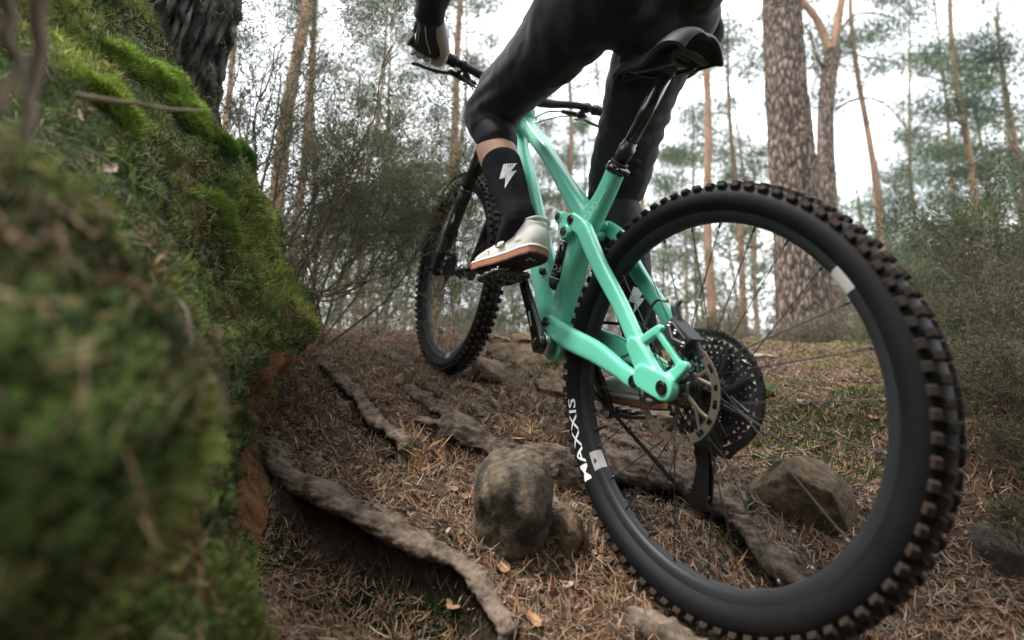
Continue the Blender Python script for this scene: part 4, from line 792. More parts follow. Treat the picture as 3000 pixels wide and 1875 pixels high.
# unseen foliage added behind the camera, keeps the sky off everything facing it
tc, tr_ = [], []
for q in range(330):
    a_ = rng.uniform(R_(222), R_(350)); d = rng.uniform(1.9, 7.5)
    tc.append(np.array([math.cos(a_) * d, math.sin(a_) * d - .2, rng.uniform(.2, 1) * rng.uniform(.5, 6.5)])); tr_.append(rng.uniform(.5, .95))
V, C = needles_cloud(np.array(tc), np.array(tr_), 90, .30, .055, (.045, .07, .03), (.09, .12, .06), flat=.8)
tag(obj('sky_blocker', mesh_np('sky_blocker', V, np.arange(len(V)).reshape(-1, 3), C, False), MAT['foliage']), 'unseen foliage added behind the camera to block sky light', 'light blocker', kind='stuff')
# ================================================================== THE BICYCLE (X forward, Y left, Z up from the rear axle)
BM = np.array([[-0.475045, -0.869459, 0.135549], [0.810079, -0.492259, -0.318517], [0.343662, -0.041505, 0.938176]])
BO = np.array([0.345271, 0.941409, 0.625812])
BW = Matrix([[*BM[i], BO[i]] for i in range(3)] + [[0, 0, 0, 1]])
def b2w(P): return np.asarray(P, float) @ BM.T + BO

bike = empty('mountain_bike'); bike.matrix_world = BW
tag(bike, 'turquoise full suspension mountain bike being ridden up the rooty trail', 'mountain bike')

# ---- front triangle: tapered tubes melted into one moulded frame
def chain3(P, y=0.0): return np.array([[p[0], y, p[1]] for p in P])
fr = MB()
def ftube(P, h, w, y=0.0, expo=2.6, n=14):
    D = spline(np.array([[p[0], y if np.isscalar(y) else y[i], p[1], (h if np.isscalar(h) else h[i]), (w if np.isscalar(w) else w[i])] for i, p in enumerate(P)]), n)
    fr.tube(D[:, :3], D[:, 3], D[:, 4], hint=(0, 1, 0), segs=20, round_cap=True, expo=expo)
ftube([(.868, .543), (.70, .449), (.60, .384), (.52, .330), (.455, .288), (.425, .262)], [.026, .0225, .0235, .026, .03, .03], [.022, .019, .019, .02, .022, .022])
ftube([(.88, .478), (.79, .375), (.70, .268), (.60, .150), (.53, .065), (.47, -.01)], [.034, .036, .0385, .040, .042, .046], [.027, .029, .030, .030, .031, .034])
ftube([(.358, .392), (.377, .335), (.402, .285), (.426, .235), (.436, .16), (.434, .09), (.425, .02), (.415, -.03)], [.0225, .024, .029, .036, .030, .028, .029, .038], [.020, .021, .023, .026, .029, .030, .033, .036])
ftube([(.908, .452), (.855, .566)], .029, .029, expo=2.0, n=4)
ftube([(.52, .045), (.45, .035)], .032, .021); ftube([(.50, .005), (.44, -.005)], .04, .024)
ftube([(.46, .03), (.45, .09)], .03, .022); ftube([(.545, .088), (.50, .052)], .022, .020)
fr.tube([(.41, -.042, -.045), (.41, .042, -.045)], .041, .041, hint=(0, 0, 1), segs=32)
for sy in (1, -1):
    fr.tube([(.432, sy * .024, .003), (.432, sy * .036, .003)], .020, .020, segs=24)
    fr.tube([(.446, sy * .012, .226), (.446, sy * .034, .226)], .021, .021, segs=24)
frame = remesh('frame', fr, 0.0026, 9, MAT['paint'], bike)

def yplate(mb, prof, y0, y1, bevel=0.002):
    """flat plate with polygon outline (X,Z), between two Y, small bevel"""
    P = np.array(prof, float); n = len(P); c = P.mean(0)
    def ring(y, sc): Q = c + (P - c) * sc; return np.stack([Q[:, 0], np.full(n, y), Q[:, 1]], 1)
    L_ = np.ptp(P, 0).max(); k = 1 - 2 * bevel / L_; s = 1 if y1 > y0 else -1
    V = np.vstack([ring(y0, k), ring(y0 + s * bevel, 1), ring(y1 - s * bevel, 1), ring(y1, k), [[c[0], y0, c[1]], [c[0], y1, c[1]]]])
    j = np.arange(n); j2 = (j + 1) % n; Q = [np.stack([i * n + j, i * n + j2, (i + 1) * n + j2, (i + 1) * n + j], 1) for i in range(3)]
    T = [np.stack([np.full(n, 4 * n), j2, j], 1), np.stack([np.full(n, 4 * n + 1), 3 * n + j, 3 * n + j2], 1)]
    mb.add(V, np.concatenate(Q), np.concatenate(T))
def hullpoly(circles, n=10):
    """convex outline round a set of circles (x,z,r)"""
    pts = np.array([[x + r * math.cos(a), z + r * math.sin(a)] for x, z, r in circles for a in np.linspace(0, 2 * math.pi, n * 2, endpoint=False)])
    pts = pts[np.lexsort((pts[:, 1], pts[:, 0]))]
    def half(ps):
        h = []
        for p in ps:
            while len(h) > 1 and np.cross(h[-1] - h[-2], p - h[-2]) <= 0: h.pop()
            h.append(p)
        return h
    return np.array(half(pts)[:-1] + half(pts[::-1])[:-1])

def bolt(x, y, z, r, side, parent, deep=.004):
    s = 1 if side > 0 else -1; b = MB()
    b.lathe([(0, s * .0004), (r * .42, s * .0004), (r * .5, s * .0010), (r * .72, s * .0012), (r * .78, 0), (r * .9, s * .0002), (r, s * .0014), (r * 1.08, 0.0), (r * 1.08, -s * deep)][::(1 if s < 0 else -1)], segs=28)
    o = obj('pivot_bolt', b.mesh('pivot_bolt'), MAT['gloss'], parent); o.location = (x, y, z); return o

# ---- rear triangle and rocker, both sides
for sy in (1, -1):
    cs = MB()
    D = spline(np.array([(.432, .045, .003, .021, .010), (.405, .046, -.004, .025, .0125), (.32, .052, -.008, .0265, .0125), (.22, .058, -.006, .0235, .012), (.13, .065, -.013, .0175, .011), (.100, .070, -.015, .018, .010), (.079, .071, -.016, .0165, .009)]), 24)
    P = D[:, :3] * np.array([1, sy, 1]); cs.tube(P, D[:, 3], D[:, 4], hint=(0, 1, 0), segs=20, round_cap=True, expo=3.4)
    cs.tube([(.079, sy * .064, -.016), (.079, sy * .079, -.016)], .0165, segs=24)
    o = remesh('chainstay', cs, 0.0022, 3, MAT['paint'], bike); 
    ss = MB()
    D = spline(np.array([(.409, .050, .259, .016, .007), (.385, .052, .252, .018, .009), (.362, .052, .242, .0205, .0115), (.35, .052, .233, .0215, .0115), (.27, .055, .168, .0195, .0105), (.18, .060, .108, .0175, .0105), (.11, .066, .056, .0175, .0105), (.060, .070, .020, .019, .0105), (.035, .071, .005, .02, .0105)]), 36)
    P = D[:, :3] * np.array([1, sy, 1]); ss.tube(P, D[:, 3], D[:, 4], hint=(0, 1, 0), segs=20, round_cap=True, expo=3.6)
    yplate(ss, hullpoly([(.409, .259, .018), (.372, .247, .019)]), sy * .046, sy * .062)
    yplate(ss, hullpoly([(.060, .000, .022), (.008, .0, .0235)]), sy * .063, sy * .083)
    yplate(ss, hullpoly([(.060, .010, .02), (.105, .045, .016)]), sy * .060, sy * .079)
    if sy > 0:                                                   # brake mount arm and brace
        yplate(ss, hullpoly([(.012, .01, .014), (-.018, .048, .0085)]), .060, .074)
        yplate(ss, hullpoly([(-.016, .042, .006), (.058, .086, .006)]), .062, .073)
        yplate(ss, hullpoly([(.055, .092, .008), (.082, .066, .009)]), .060, .074)
    o = remesh('seatstay', ss, 0.0022, 3, MAT['paint'], bike)
    rk = MB()
    yplate(rk, hullpoly([(.485, .262, .0145), (.409, .260, .013), (.446, .228, .017)]), sy * .034, sy * .046)
    rk.tube([(.485, sy * .02, .262), (.485, sy * .050, .262)], .0145, segs=24); rk.tube([(.446, sy * .034, .228), (.446, sy * .050, .228)], .0185, segs=24)
    rk.tube([(.409, sy * .036, .260), (.409, sy * .047, .260)], .013, segs=24)
    if sy > 0: rk.tube([(.405, -.04, .236), (.395, 0, .230), (.405, .04, .236)], .010, .012, segs=16)
    o = remesh('rocker_link', rk, 0.0018, 4, MAT['paint'], bike)
    for (x, y, z, r) in ((.409, .0635, .259, .0105), (.485, .051, .262, .0095), (.446, .051, .228, .0110), (.432, .0575, .003, .0115), (.079, .081, -.016, .0110), (.008, .0845, .0, .0118)):
        bolt(x, sy * y, z, r, sy, bike)

# dark openings in the lower frame, battery style port cover, cable
for (x, z, r, st) in ((.519, .028, .0075, 1.5), (.497, -.005, .0055, 1.3)):
    b = MB(); b.lathe([(0, .0), (r * .9, .0), (r * 1.0, .0008), (r * 1.12, 0)][::-1], segs=20); o = obj('frame_port', b.mesh('frame_port'), MAT['matte'], bike); o.location = (x, .0252, z); o.scale = (1, 1, st)
b = MB(); yplate(b, hullpoly([(.650, .263, .010), (.560, .152, .010)]), .024, .0345, .001); pc = obj('port_cover', b.mesh('port_cover', False), MAT['matte'], bike); pc['label'] = 'long black cover plate on the down tube'
for (x, z) in ((.645, .257), (.585, .182)):
    b = MB(); b.lathe([(.0018, .0), (.0032, .0012), (.0032, 0.0)][::-1], segs=16); s = obj('screw', b.mesh('screw'), MAT['steel'], pc); s.location = (x, .0352, z)
b = MB(); b.tube(spline([(.545, .033, .03), (.525, .050, -.003), (.478, .066, -.018), (.44, .066, -.002), (.41, .060, .006)], 24), .0023, segs=8); obj('brake_hose', b.mesh('brake_hose'), MAT['gloss'], bike)
b = MB(); b.lathe([(.0, .004), (.008, .004), (.010, .0), (.010, -.006)][::-1], segs=20); o = obj('frame_port', b.mesh('frame_port'), MAT['gloss'], bike); o.location = (.535, .031, .115)

# head badge style print on the seat tube: outline lettering and rosette
def text_mesh(txt, size, extrude=0.0, bold=0.0):
    cu = bpy.data.curves.new('t', 'FONT'); cu.body = txt; cu.size = size; cu.align_x = 'CENTER'; cu.align_y = 'CENTER'; cu.extrude = extrude; cu.offset = bold
    cu.resolution_u = 3
    o = bpy.data.objects.new('t', cu); COL.objects.link(o); dg = bpy.context.evaluated_depsgraph_get()
    me = bpy.data.meshes.new_from_object(o.evaluated_get(dg), depsgraph=dg)
    bm = bmesh.new(); bm.from_mesh(me); bmesh.ops.triangulate(bm, faces=bm.faces)
    for _ in range(2):
        es = [e for e in bm.edges if e.calc_length() > size * 0.22]
        if es: bmesh.ops.subdivide_edges(bm, edges=es, cuts=1); bmesh.ops.triangulate(bm, faces=bm.faces)
    V = np.array([v.co[:] for v in bm.verts]); T = np.array([[v.index for v in f.verts] for f in bm.faces]); bm.free()
    bpy.data.objects.remove(o); bpy.data.curves.remove(cu); bpy.data.meshes.remove(me)
    return V, T
from mathutils.bvhtree import BVHTree
def bvh_of(me): return BVHTree.FromPolygons([v.co.copy() for v in me.vertices], [list(p.vertices) for p in me.polygons])
fbvh = bvh_of(frame.data)
def project_print(name, V, T, mt, parent, bvh, y0, off=0.0006, sgn=1):
    """drape a flat print (X,Z rows in V) on the side of a mesh"""
    out = []
    for p in V:
        h = bvh.ray_cast(Vector((p[0], y0, p[1])), Vector((0, -sgn, 0)))
        if h[0] is None: h = bvh.find_nearest(Vector((p[0], y0, p[1])))
        out.append(np.array(h[0]) + np.array(h[1]) * off)
    me = mesh_np(name, np.array(out), np.asarray(T), None, True); return obj(name, me, mt, parent)
def strip2d(P, w):
    P = np.asarray(P, float); T = unit(np.gradient(P, axis=0)); N_ = np.stack([-T[:, 1], T[:, 0]], 1)
    V = np.empty((2 * len(P), 2)); V[0::2] = P + N_ * w / 2; V[1::2] = P - N_ * w / 2
    F = []
    for i in range(len(P) - 1): F += [[2 * i, 2 * i + 1, 2 * i + 3], [2 * i, 2 * i + 3, 2 * i + 2]]
    return V, np.array(F)
def strips(lines, w, dens=12):
    VV, TT, n = [], [], 0
    for L_ in lines:
        L_ = np.asarray(L_, float); D = np.vstack([np.linspace(L_[i], L_[i + 1], dens, endpoint=False) for i in range(len(L_) - 1)] + [L_[-1:]])
        V, T = strip2d(D, w); VV.append(V); TT.append(T + n); n += len(V)
    return np.vstack(VV), np.vstack(TT)
sc = .001; ux = np.array([.42, -.908]); uy = np.array([.908, .42])       # along seat tube (down) and across (forward)
def st(a, b): return np.array([.372, .318]) + ux * a * sc + uy * b * sc
ring_ = [st(18 + 8 * math.cos(t), 2 + 8 * math.sin(t)) for t in np.linspace(0, 6.283, 17)]
lines = [ring_, [st(-30, -2), st(60, -2)], [st(32, 14), st(22, 4), st(52, -4), st(36, 14)], [st(44, 15), st(36, 5), st(64, -3), st(46, 16), st(58, 15)], [st(62, 16), st(64, -5)], [st(56, 16), st(62, 16)]]
V, T = strips(lines, .0042, 6); dl = project_print('seat_tube_print', V, T, MAT['decal'], frame, fbvh, .08)
ros = [hullpoly([(.437, .033, .0095)])]
for k in range(4):
    a = k * math.pi / 2 + .2; ros.append(hullpoly([(.437 + .0165 * math.cos(a), .033 + .0165 * math.sin(a), .0065)]))
    a += math.pi / 4; ros.append(hullpoly([(.437 + .0170 * math.cos(a), .033 + .0170 * math.sin(a), .0032)]))
VV, TT, n = [], [], 0
for q in ros:
    k = len(q); VV += [q, q.mean(0)[None]]; TT += [[n + i, n + (i + 1) % k, n + k] for i in range(k)]; n += k + 1
project_print('rosette_print', np.vstack(VV), TT, MAT['decal'], frame, fbvh, .08)
V, T = strips([[(.437, .039), (.437, .027)], [(.441, .027), (.433, .027)], [(.440, .037), (.437, .039)]], .0013, 4)
project_print('rosette_print', V, T, MAT['paint'], frame, fbvh, .08, .001)

# ---- shock
sh = empty('shock', parent=bike); S0, S1 = np.array([.485, 0, .262]), np.array([.505, 0, .062]); sd_ = unit(S1 - S0); Ls = np.linalg.norm(S1 - S0)
def along(a): return S0 + sd_ * Ls * a
def cyl(mb, a, b, r, segs=28): mb.tube([along(a), along(b)], r, segs=segs)
b = MB(); b.tube([(.485, -.02, .262), (.485, .02, .262)], .012, segs=24); cyl(b, .03, .32, .0085); o = obj('shock_shaft', b.mesh('shock_shaft'), MAT['black'], sh)
b = MB(); cyl(b, .22, .27, .0185); cyl(b, .27, .76, .0205); cyl(b, .335, .345, .0212); body = obj('air_can', b.mesh('air_can'), MAT['gloss'], sh)
b = MB(); cyl(b, .275, .295, .0209); cyl(b, .765, .785, .0209); obj('ring', b.mesh('ring'), MAT['steel'], sh)
b = MB(); cyl(b, .785, .99, .0215); b.tube([along(.92) + np.array([.0, .0, 0]), along(.92) + np.array([.030, .016, .0])], .0045, segs=12, round_cap=True); obj('shock_eyelet', b.mesh('shock_eyelet'), MAT['matte'], sh)
def text_on_cyl(txt, size, a, name, parent, r=.0212, deg=40):
    V, T = text_mesh(txt, size); up = np.cross(sd_, [0, 1, 0])
    ang = np.radians(deg) + V[:, 0] / r                       # lettering upside down, runs round the can
    e1 = np.array([0, 1, 0]); e2 = np.cross(sd_, e1)
    P = along(a) + sd_ * V[:, 1:2] + (e1 * np.cos(ang - np.pi / 2 + .9)[:, None] + e2 * np.sin(ang - np.pi / 2 + .9)[:, None]) * r
    return obj(name, mesh_np(name, P, T, None, True), MAT['white_print'], parent)
text_on_cyl('VOL', .012, .315, 'lettering', sh); text_on_cyl('FOX', .024, .63, 'lettering', sh); text_on_cyl('FLOAT', .009, .72, 'lettering', sh)

# ---- crankset
ck = empty('crankset', parent=bike); CB = np.array([.41, 0, -.045]); CD = unit(np.array([.108, 0, .132])); 
for sy in (1, -1):
    D = CD * sy; c0 = CB + np.array([0, sy * .078, 0]); c1 = CB + D * .17 + np.array([0, sy * .090, 0])
    b = MB(); Pm = np.array([c0 - D * .012, c0 + D * .03, c0 + D * .09 + [0, sy * .005, 0], c1 - D * .02, c1 + D * .006]); 
    b.tube(spline(Pm, 14), np.interp(np.linspace(0, 1, 14), [0, .15, .5, 1], [.023, .021, .0165, .0125]), np.interp(np.linspace(0, 1, 14), [0, .5, 1], [.010, .0085, .0075]), hint=(0, 1, 0), segs=18, round_cap=True, expo=4)
    b.lathe([(0, sy * .012), (.010, sy * .012), (.014, sy * .008), (.0235, sy * .006), (.0245, -sy * .012), (.0245, -sy * .03)][::(-1 if sy > 0 else 1)], c=c0, segs=32)
    arm = obj('crank_arm', b.mesh('crank_arm'), MAT['gloss'], ck)
    b = MB(); b.lathe([(.026, -sy * .006), (.0275, -sy * .008), (.0275, -sy * .024), (.026, -sy * .026)][::(-1 if sy > 0 else 1)], c=c0, segs=36); obj('preload_ring', b.mesh('preload_ring'), MAT['steel'], ck)
    if sy > 0:
        V, T = text_mesh('DESCENDANT', .0085, bold=.0004); X_ = -D; Yv = np.cross([0, 1, 0], X_)
        P = c0 + D * .075 + X_ * V[:, :1] * 1.15 + np.array([X_[2], 0, -X_[0]]) * -V[:, 1:2] + np.array([0, .0128, 0]) + np.array([0, .0, 0])
        obj('lettering', mesh_np('lettering', P, T, None), MAT['white_print'], arm)
cr = MB()                                                        # chainring with guide
def gear(r, teeth, r_in, th, tooth=.0042, cut=None):
    n = teeth * 6; A = np.linspace(0, 2 * math.pi, n, endpoint=False); ph = (np.arange(n) % 6)
    ro = np.where((ph == 1) | (ph == 2), r + tooth, np.where((ph == 0) | (ph == 3), r + tooth * .25, r - tooth * .6))
    V = []; 
    for y in (-th / 2, th / 2):
        V.append(np.stack([np.cos(A) * ro, np.full(n, y), np.sin(A) * ro], 1)); V.append(np.stack([np.cos(A) * r_in, np.full(n, y), np.sin(A) * r_in], 1))
    V = np.vstack(V); j = np.arange(n); j2 = (j + 1) % n
    Q = np.concatenate([np.stack([j, j2, n + j2, n + j], 1), np.stack([2 * n + j, 3 * n + j, 3 * n + j2, 2 * n + j2], 1), np.stack([j, 2 * n + j, 2 * n + j2, j2], 1), np.stack([n + j, n + j2, 3 * n + j2, 3 * n + j], 1)])
    return V, Q
V, Q = gear(.065, 32, .045, .003); cr.add(V + CB + [0, -.050, 0], Q)
for k in range(5):
    a = k * 2 * math.pi / 5; cr.tube([CB + [0, -.05, 0], CB + [.05 * math.cos(a), -.05, .05 * math.sin(a)]], .008, .0025, hint=(0, 1, 0), segs=8)
obj('chainring', cr.mesh('chainring', False), MAT['black'], ck)
b = MB(); b.tube([CB + [0, -.075, 0], CB + [0, .075, 0]], .0145, segs=24); obj('spindle', b.mesh('spindle'), MAT['black'], ck)

# pedals: platform with pins
PEDC = {}
for sy, pitch in ((1, R_(-23)), (-1, R_(-17))):
    pc_ = CB + CD * sy * .17 + np.array([0, sy * .150, 0]); PEDC[sy] = pc_
    pd = empty('pedal', parent=bike); pd.location = pc_; pd.rotation_euler = (0, -pitch, 0)
    b = MB(); 
    for x in (-.048, .048): b.tube([(x, -.042, 0), (x * 1.02, 0, 0), (x, .042, 0)], .006, .008, segs=10, round_cap=True)
    for y in (-.045, .045): b.tube([(-.044, y, 0), (.044, y, 0)], .006, .008, segs=10, round_cap=True)
    b.tube([(0, -.048, 0), (0, .050, 0)], .0095, .0085, segs=14)
    for y in (-.018, .018): b.tube([(-.046, y, 0), (.046, y, 0)], .004, .0065, segs=8)
    obj('pedal_body', b.mesh('pedal_body'), MAT['black'], pd)
    b = MB()
    for x in (-.048, -.02, .02, .048):
        for y in (-.042, -.014, .014, .042):
            for z in (-1, 1): b.tube([(x, y, z * .006), (x, y, z * .0115)], .0014, segs=6)
    obj('pins', b.mesh('pins'), MAT['steel'], pd)
    b = MB(); b.tube([(0, -sy * .07, 0), (0, -sy * .046, 0)], .0075, segs=14); obj('axle', b.mesh('axle'), MAT['steel'], pd)
    b = MB(); 
    for a_, b_ in (((-.040, -.030), (-.014, -.030)), ((-.014, -.030), (-.014, -.004)), ((-.014, -.004), (-.040, -.004)), ((-.040, -.004), (-.040, -.030))): b.tube([(a_[0], a_[1], -.0085), (b_[0], b_[1], -.0085)], .0011, segs=6)
    obj('pedal_print', b.mesh('pedal_print'), MAT['rotor'], pd)

# ---- seatpost and saddle
sp = empty('seatpost', parent=bike); a0, a1 = np.array([.358, 0, .394]), np.array([.258, 0, .606]); ds = unit(a1 - a0)
b = MB(); b.tube([a0 + ds * .04, a1], .0152, segs=32); obj('stanchion', b.mesh('stanchion'), MAT['gloss'], sp)
b = MB(); b.tube([a0 - ds * .03, a0 + ds * .030, a0 + ds * .031, a0 + ds * .058, a0 + ds * .059, a0 + ds * .070], [.0165, .0165, .0185, .0195, .0175, .0165], segs=32); obj('collar', b.mesh('collar'), MAT['black'], sp)
b = MB(); b.tube([a0 - ds * .008, a0 + ds * .012], .0245, segs=32); b.tube([a0 + ds * .002 + [-.026, -.010, -.008], a0 + ds * .002 + [-.026, .014, -.008]], .0075, segs=16, round_cap=True); obj('seat_clamp', b.mesh('seat_clamp'), MAT['gloss'], sp)
b = MB(); b.tube([a0 + ds * .012, a0 + ds * .019], .0215, segs=32); obj('rubber_ring', b.mesh('rubber_ring'), MAT['matte'], sp)
b = MB(); b.tube([a1 - ds * .005, a1 + ds * .012], .0175, segs=24); b.box(a1 + ds * .016, (.045, .048, .014)); b.box(a1 + ds * .03, (.04, .052, .010))
for x in (-.018, .018): b.tube([a1 + [x, 0, -.012], a1 + [x, 0, .035]], .003, segs=8, round_cap=True); b.tube([a1 + [x - .001, -.007, .0], a1 + [x, .007, .0]], .0045, segs=8)
remesh('post_head', b, .0016, 2, MAT['black'], sp)
b = MB(); b.tube([a0 + ds * .075 + [.0157, .0, 0], a1 + [.018, .0, .0]], .0006, segs=5); 
sa = empty('saddle', parent=bike)
# saddle shell lofted nose to tail
SX = .415 - (.400 - np.array([.400, .392, .37, .33, .29, .25, .215, .185, .155, .130, .1215])) * .87
SW = .90 * np.array([.010, .018, .021, .024, .031, .043, .058, .069, .0745, .068, .056])
SZ = np.array([.622, .630, .634, .636, .638, .642, .648, .655, .659, .657, .650])
VV = []; ns = 27; D = spline(np.stack([SX, SW, SZ], 1), 40)
for x, w, z in D:
    t = np.linspace(-1, 1, ns); y = np.sin(t * math.pi / 2) * w; k = np.abs(np.sin(t * math.pi / 2))
    drop = .040 * k ** 3.0 * min(1, w / .05 + .3) + (.020 * np.clip((.178 - x) / .03, 0, 1) ** 2); groove = .005 * np.exp(-(y / .011) ** 2) * (1 if .16 < x < .34 else .2)
    VV.append(np.stack([np.full(ns, x), y, z + .006 - drop - groove], 1))
VV = np.array(VV); nr = len(D); V = VV.reshape(-1, 3); j = np.arange(ns - 1)
Q = np.concatenate([np.stack([i * ns + j, i * ns + j + 1, (i + 1) * ns + j + 1, (i + 1) * ns + j], 1) for i in range(nr - 1)])
me = mesh_np('saddle_shell', V, Q); o = obj('saddle_cover', me, MAT['matte'], sa)
mo = o.modifiers.new('s', 'SOLIDIFY'); mo.thickness = .011; mo.offset = 1; mo2 = o.modifiers.new('b', 'SUBSURF'); mo2.levels = mo2.render_levels = 1
b = MB()
for sy in (1, -1): b.tube(spline([(.375, sy * .008, .622), (.345, sy * .016, .612), (.30, sy * .022, .606), (.22, sy * .022, .606), (.215, sy * .032, .616), (.202, sy * .038, .628)], 24), .0036, segs=10)
obj('saddle_rails', b.mesh('saddle_rails'), MAT['black'], sa)
b = MB(); b.tube(spline([(.202, -.040, .626), (.194, 0, .626), (.202, .040, .626)], 12), .012, .006, hint=(0, 0, 1), segs=10, round_cap=True); obj('saddle_base', b.mesh('saddle_base'), MAT['matte'], sa)

# ---- wheels
def tyre_prof():
    H = [(.3185, .0150), (.3225, .0195), (.329, .0262), (.338, .0302), (.347, .0306), (.355, .0282), (.361, .0240), (.3655, .0165), (.3675, .008), (.368, 0)]
    return H + [(r, -y) for r, y in H[-2::-1]]
def knob_mesh():
    b = MB(); bm = bmesh.new(); bmesh.ops.create_cube(bm, size=1)
    for v in bm.verts:
        if v.co.z > 0: v.co.x *= .78; v.co.y *= .8
    bmesh.ops.bevel(bm, geom=[e for e in bm.edges if max(v.co.z for v in e.verts) > 0], offset=.09, segments=1, affect='EDGES')
    me = bpy.data.meshes.new('tread_knob'); bm.to_mesh(me); bm.free(); me.materials.append(MAT['knob']); return me
KNOB = knob_mesh()
KV = np.array([v.co[:] for v in KNOB.vertices]); KF = [list(p.vertices) for p in KNOB.polygons]
def knob_mats(n):
    out = []
    for i in range(n):
        a = 2 * math.pi * i / n; jit = .0
        for y, r, tilt, size, da in ((.0262, .3605, R_(50), (.0165, .0120, .0135), 0), (-.0262, .3605, R_(-50), (.0165, .0120, .0135), 0),
                                  (.0085, .3685, R_(9), (.0150, .0140, .0115), .5), (-.0085, .3685, R_(-9), (.0150, .0140, .0115), .5)):
            k = i % 2
            yy = y + (0.0035 * (1 if y > 0 else -1) if (k and abs(y) < .02) else 0)
            an = a + da * 2 * math.pi / n
            er = np.array([math.cos(an), 0, math.sin(an)]); et = np.array([-math.sin(an), 0, math.cos(an)]); ey = np.array([0, 1, 0])
            nz_ = er * math.cos(tilt) + ey * math.sin(tilt); wy = np.cross(nz_, et)
            c = er * (r + .0005) + ey * yy
            out.append(np.column_stack([et * size[0], wy * size[1], nz_ * size[2], c]))
    return out
def build_wheel(root, n_spoke, knobs_single, rot_r):
    r = MB(); r.lathe([(.3015, .0), (.302, .006), (.3035, .0105), (.311, .0150), (.3195, .0168), (.3225, .0168), (.3228, .0148), (.318, .0140), (.316, 0), (.318, -.0140), (.3228, -.0148), (.3225, -.0168), (.3195, -.0168), (.311, -.0150), (.3035, -.0105), (.302, -.006)], segs=140, closed=True)
    rim = obj('rim', r.mesh('rim'), MAT['rim'], root)
    t = MB(); t.lathe(tyre_prof()[::-1], segs=180); tyre = obj('tyre', t.mesh('tyre'), MAT['rubber'], root)
    ks = knob_mats(84)
    if knobs_single:
        rest = [K for q_, K in enumerate(ks) if q_ % 4 == 1]; ks = [K for q_, K in enumerate(ks) if q_ % 4 != 1]
        for K in ks:
            o = bpy.data.objects.new('tread_knob', KNOB); COL.objects.link(o); o.parent = root
            o.matrix_local = Matrix([[*K[i]] for i in range(3)] + [[0, 0, 0, 1]])
        ks = rest
    if True:
        bm = bmesh.new(); V = []; 
        Fq = []; n = 0; Ft = []
        for K in ks:
            V.append(KV @ K[:, :3].T + K[:, 3])
            for f in KF: (Fq if len(f) == 4 else Ft).append([i + n for i in f]) if len(f) < 5 else None
            n += len(KV)
        bm.free()
        me = mesh_np('tread', np.vstack(V), [np.array(Fq), np.array(Ft)] if Ft else [np.array(Fq)], None, False)
        tag(obj('tread', me, MAT['knob'], root), kind='stuff')
    h = MB(); h.lathe([(.011, .062), (.021, .058), (.022, .050), (.026, .036), (.0285, .033), (.0285, .030), (.019, .024), (.0155, 0), (.019, -.018), (.0285, -.022), (.0285, -.025), (.021, -.030), (.014, -.062)][::-1], segs=36)
    obj('hub', h.mesh('hub'), MAT['gloss'], root)
    sm = MB(); sm.tube([(0, 0, 0), (0, 0, 1)], [.00105, .00105], segs=6, cap=False); sme = sm.mesh('spoke'); sme.materials.append(MAT['spoke'])
    nm = MB(); nm.tube([(0, 0, -.004), (0, 0, .007)], [.0024, .0019], segs=8); nme = nm.mesh('nipple'); nme.materials.append(MAT['black'])
    for k in range(n_spoke):
        side = 1 if k % 2 == 0 else -1; q = (k // 2); cross = 1 if q % 2 == 0 else -1
        ar = 2 * math.pi * (k + .5) / n_spoke; ah = ar + cross * R_(62)
        p0 = np.array([.0265 * math.cos(ah), side * (.0315 if side > 0 else .0235), .0265 * math.sin(ah)]); p1 = np.array([.3015 * math.cos(ar), side * .002, .3015 * math.sin(ar)])
        d = Vector(p1 - p0); qd = d.to_track_quat('Z', 'Y')
        o = bpy.data.objects.new('spoke', sme); COL.objects.link(o); o.parent = root; o.location = p0; o.rotation_mode = 'QUATERNION'; o.rotation_quaternion = qd; o.scale = (1, 1, d.length)
        o = bpy.data.objects.new('nipple', nme); COL.objects.link(o); o.parent = root; o.location = p1 - np.array(d.normalized()) * .006; o.rotation_mode = 'QUATERNION'; o.rotation_quaternion = qd
    # brake rotor
    ro = MB(); Y = .0565; th = .0018
    def ann(r0, r1, a0=0, a1=2 * math.pi, n=96):
        ro.lathe([(r0, Y - th / 2), (r1, Y - th / 2), (r1, Y + th / 2), (r0, Y + th / 2)], segs=n, closed=True, a0=a0, a1=a1)
    R0 = rot_r; ann(R0 - .0035, R0); ann(R0 - .0155, R0 - .0125)
    for k in range(18):
        a = 2 * math.pi * k / 18; ann(R0 - .0126, R0 - .0034, a, a + (.22 if k % 2 else .17), 6)
    ann(.019, .027)
    for k in range(6):
        a = 2 * math.pi * k / 6
        A = lambda r, da: np.array([r * math.cos(a + da), Y, r * math.sin(a + da)])
        for Pp, w0, w1 in (([A(.024, 0), A(.045, .20), A(.060, .26), A(R0 - .013, .24)], .0045, .0030), ([A(.045, .20), A(.058, .42), A(R0 - .013, .60)], .0032, .0026)):
            D_ = spline(Pp, 10); ro.tube(D_, np.linspace(w0, w1, 10), .0009, hint=(0, 1, 0), segs=8)
        c = A(.0225, 0); ro.lathe([(0, .0035), (.0038, .003), (.0042, .0)][::-1], c=c, segs=12)
    obj('brake_rotor', ro.mesh('brake_rotor', False), MAT['rotor'], root)
    return tyre, rim

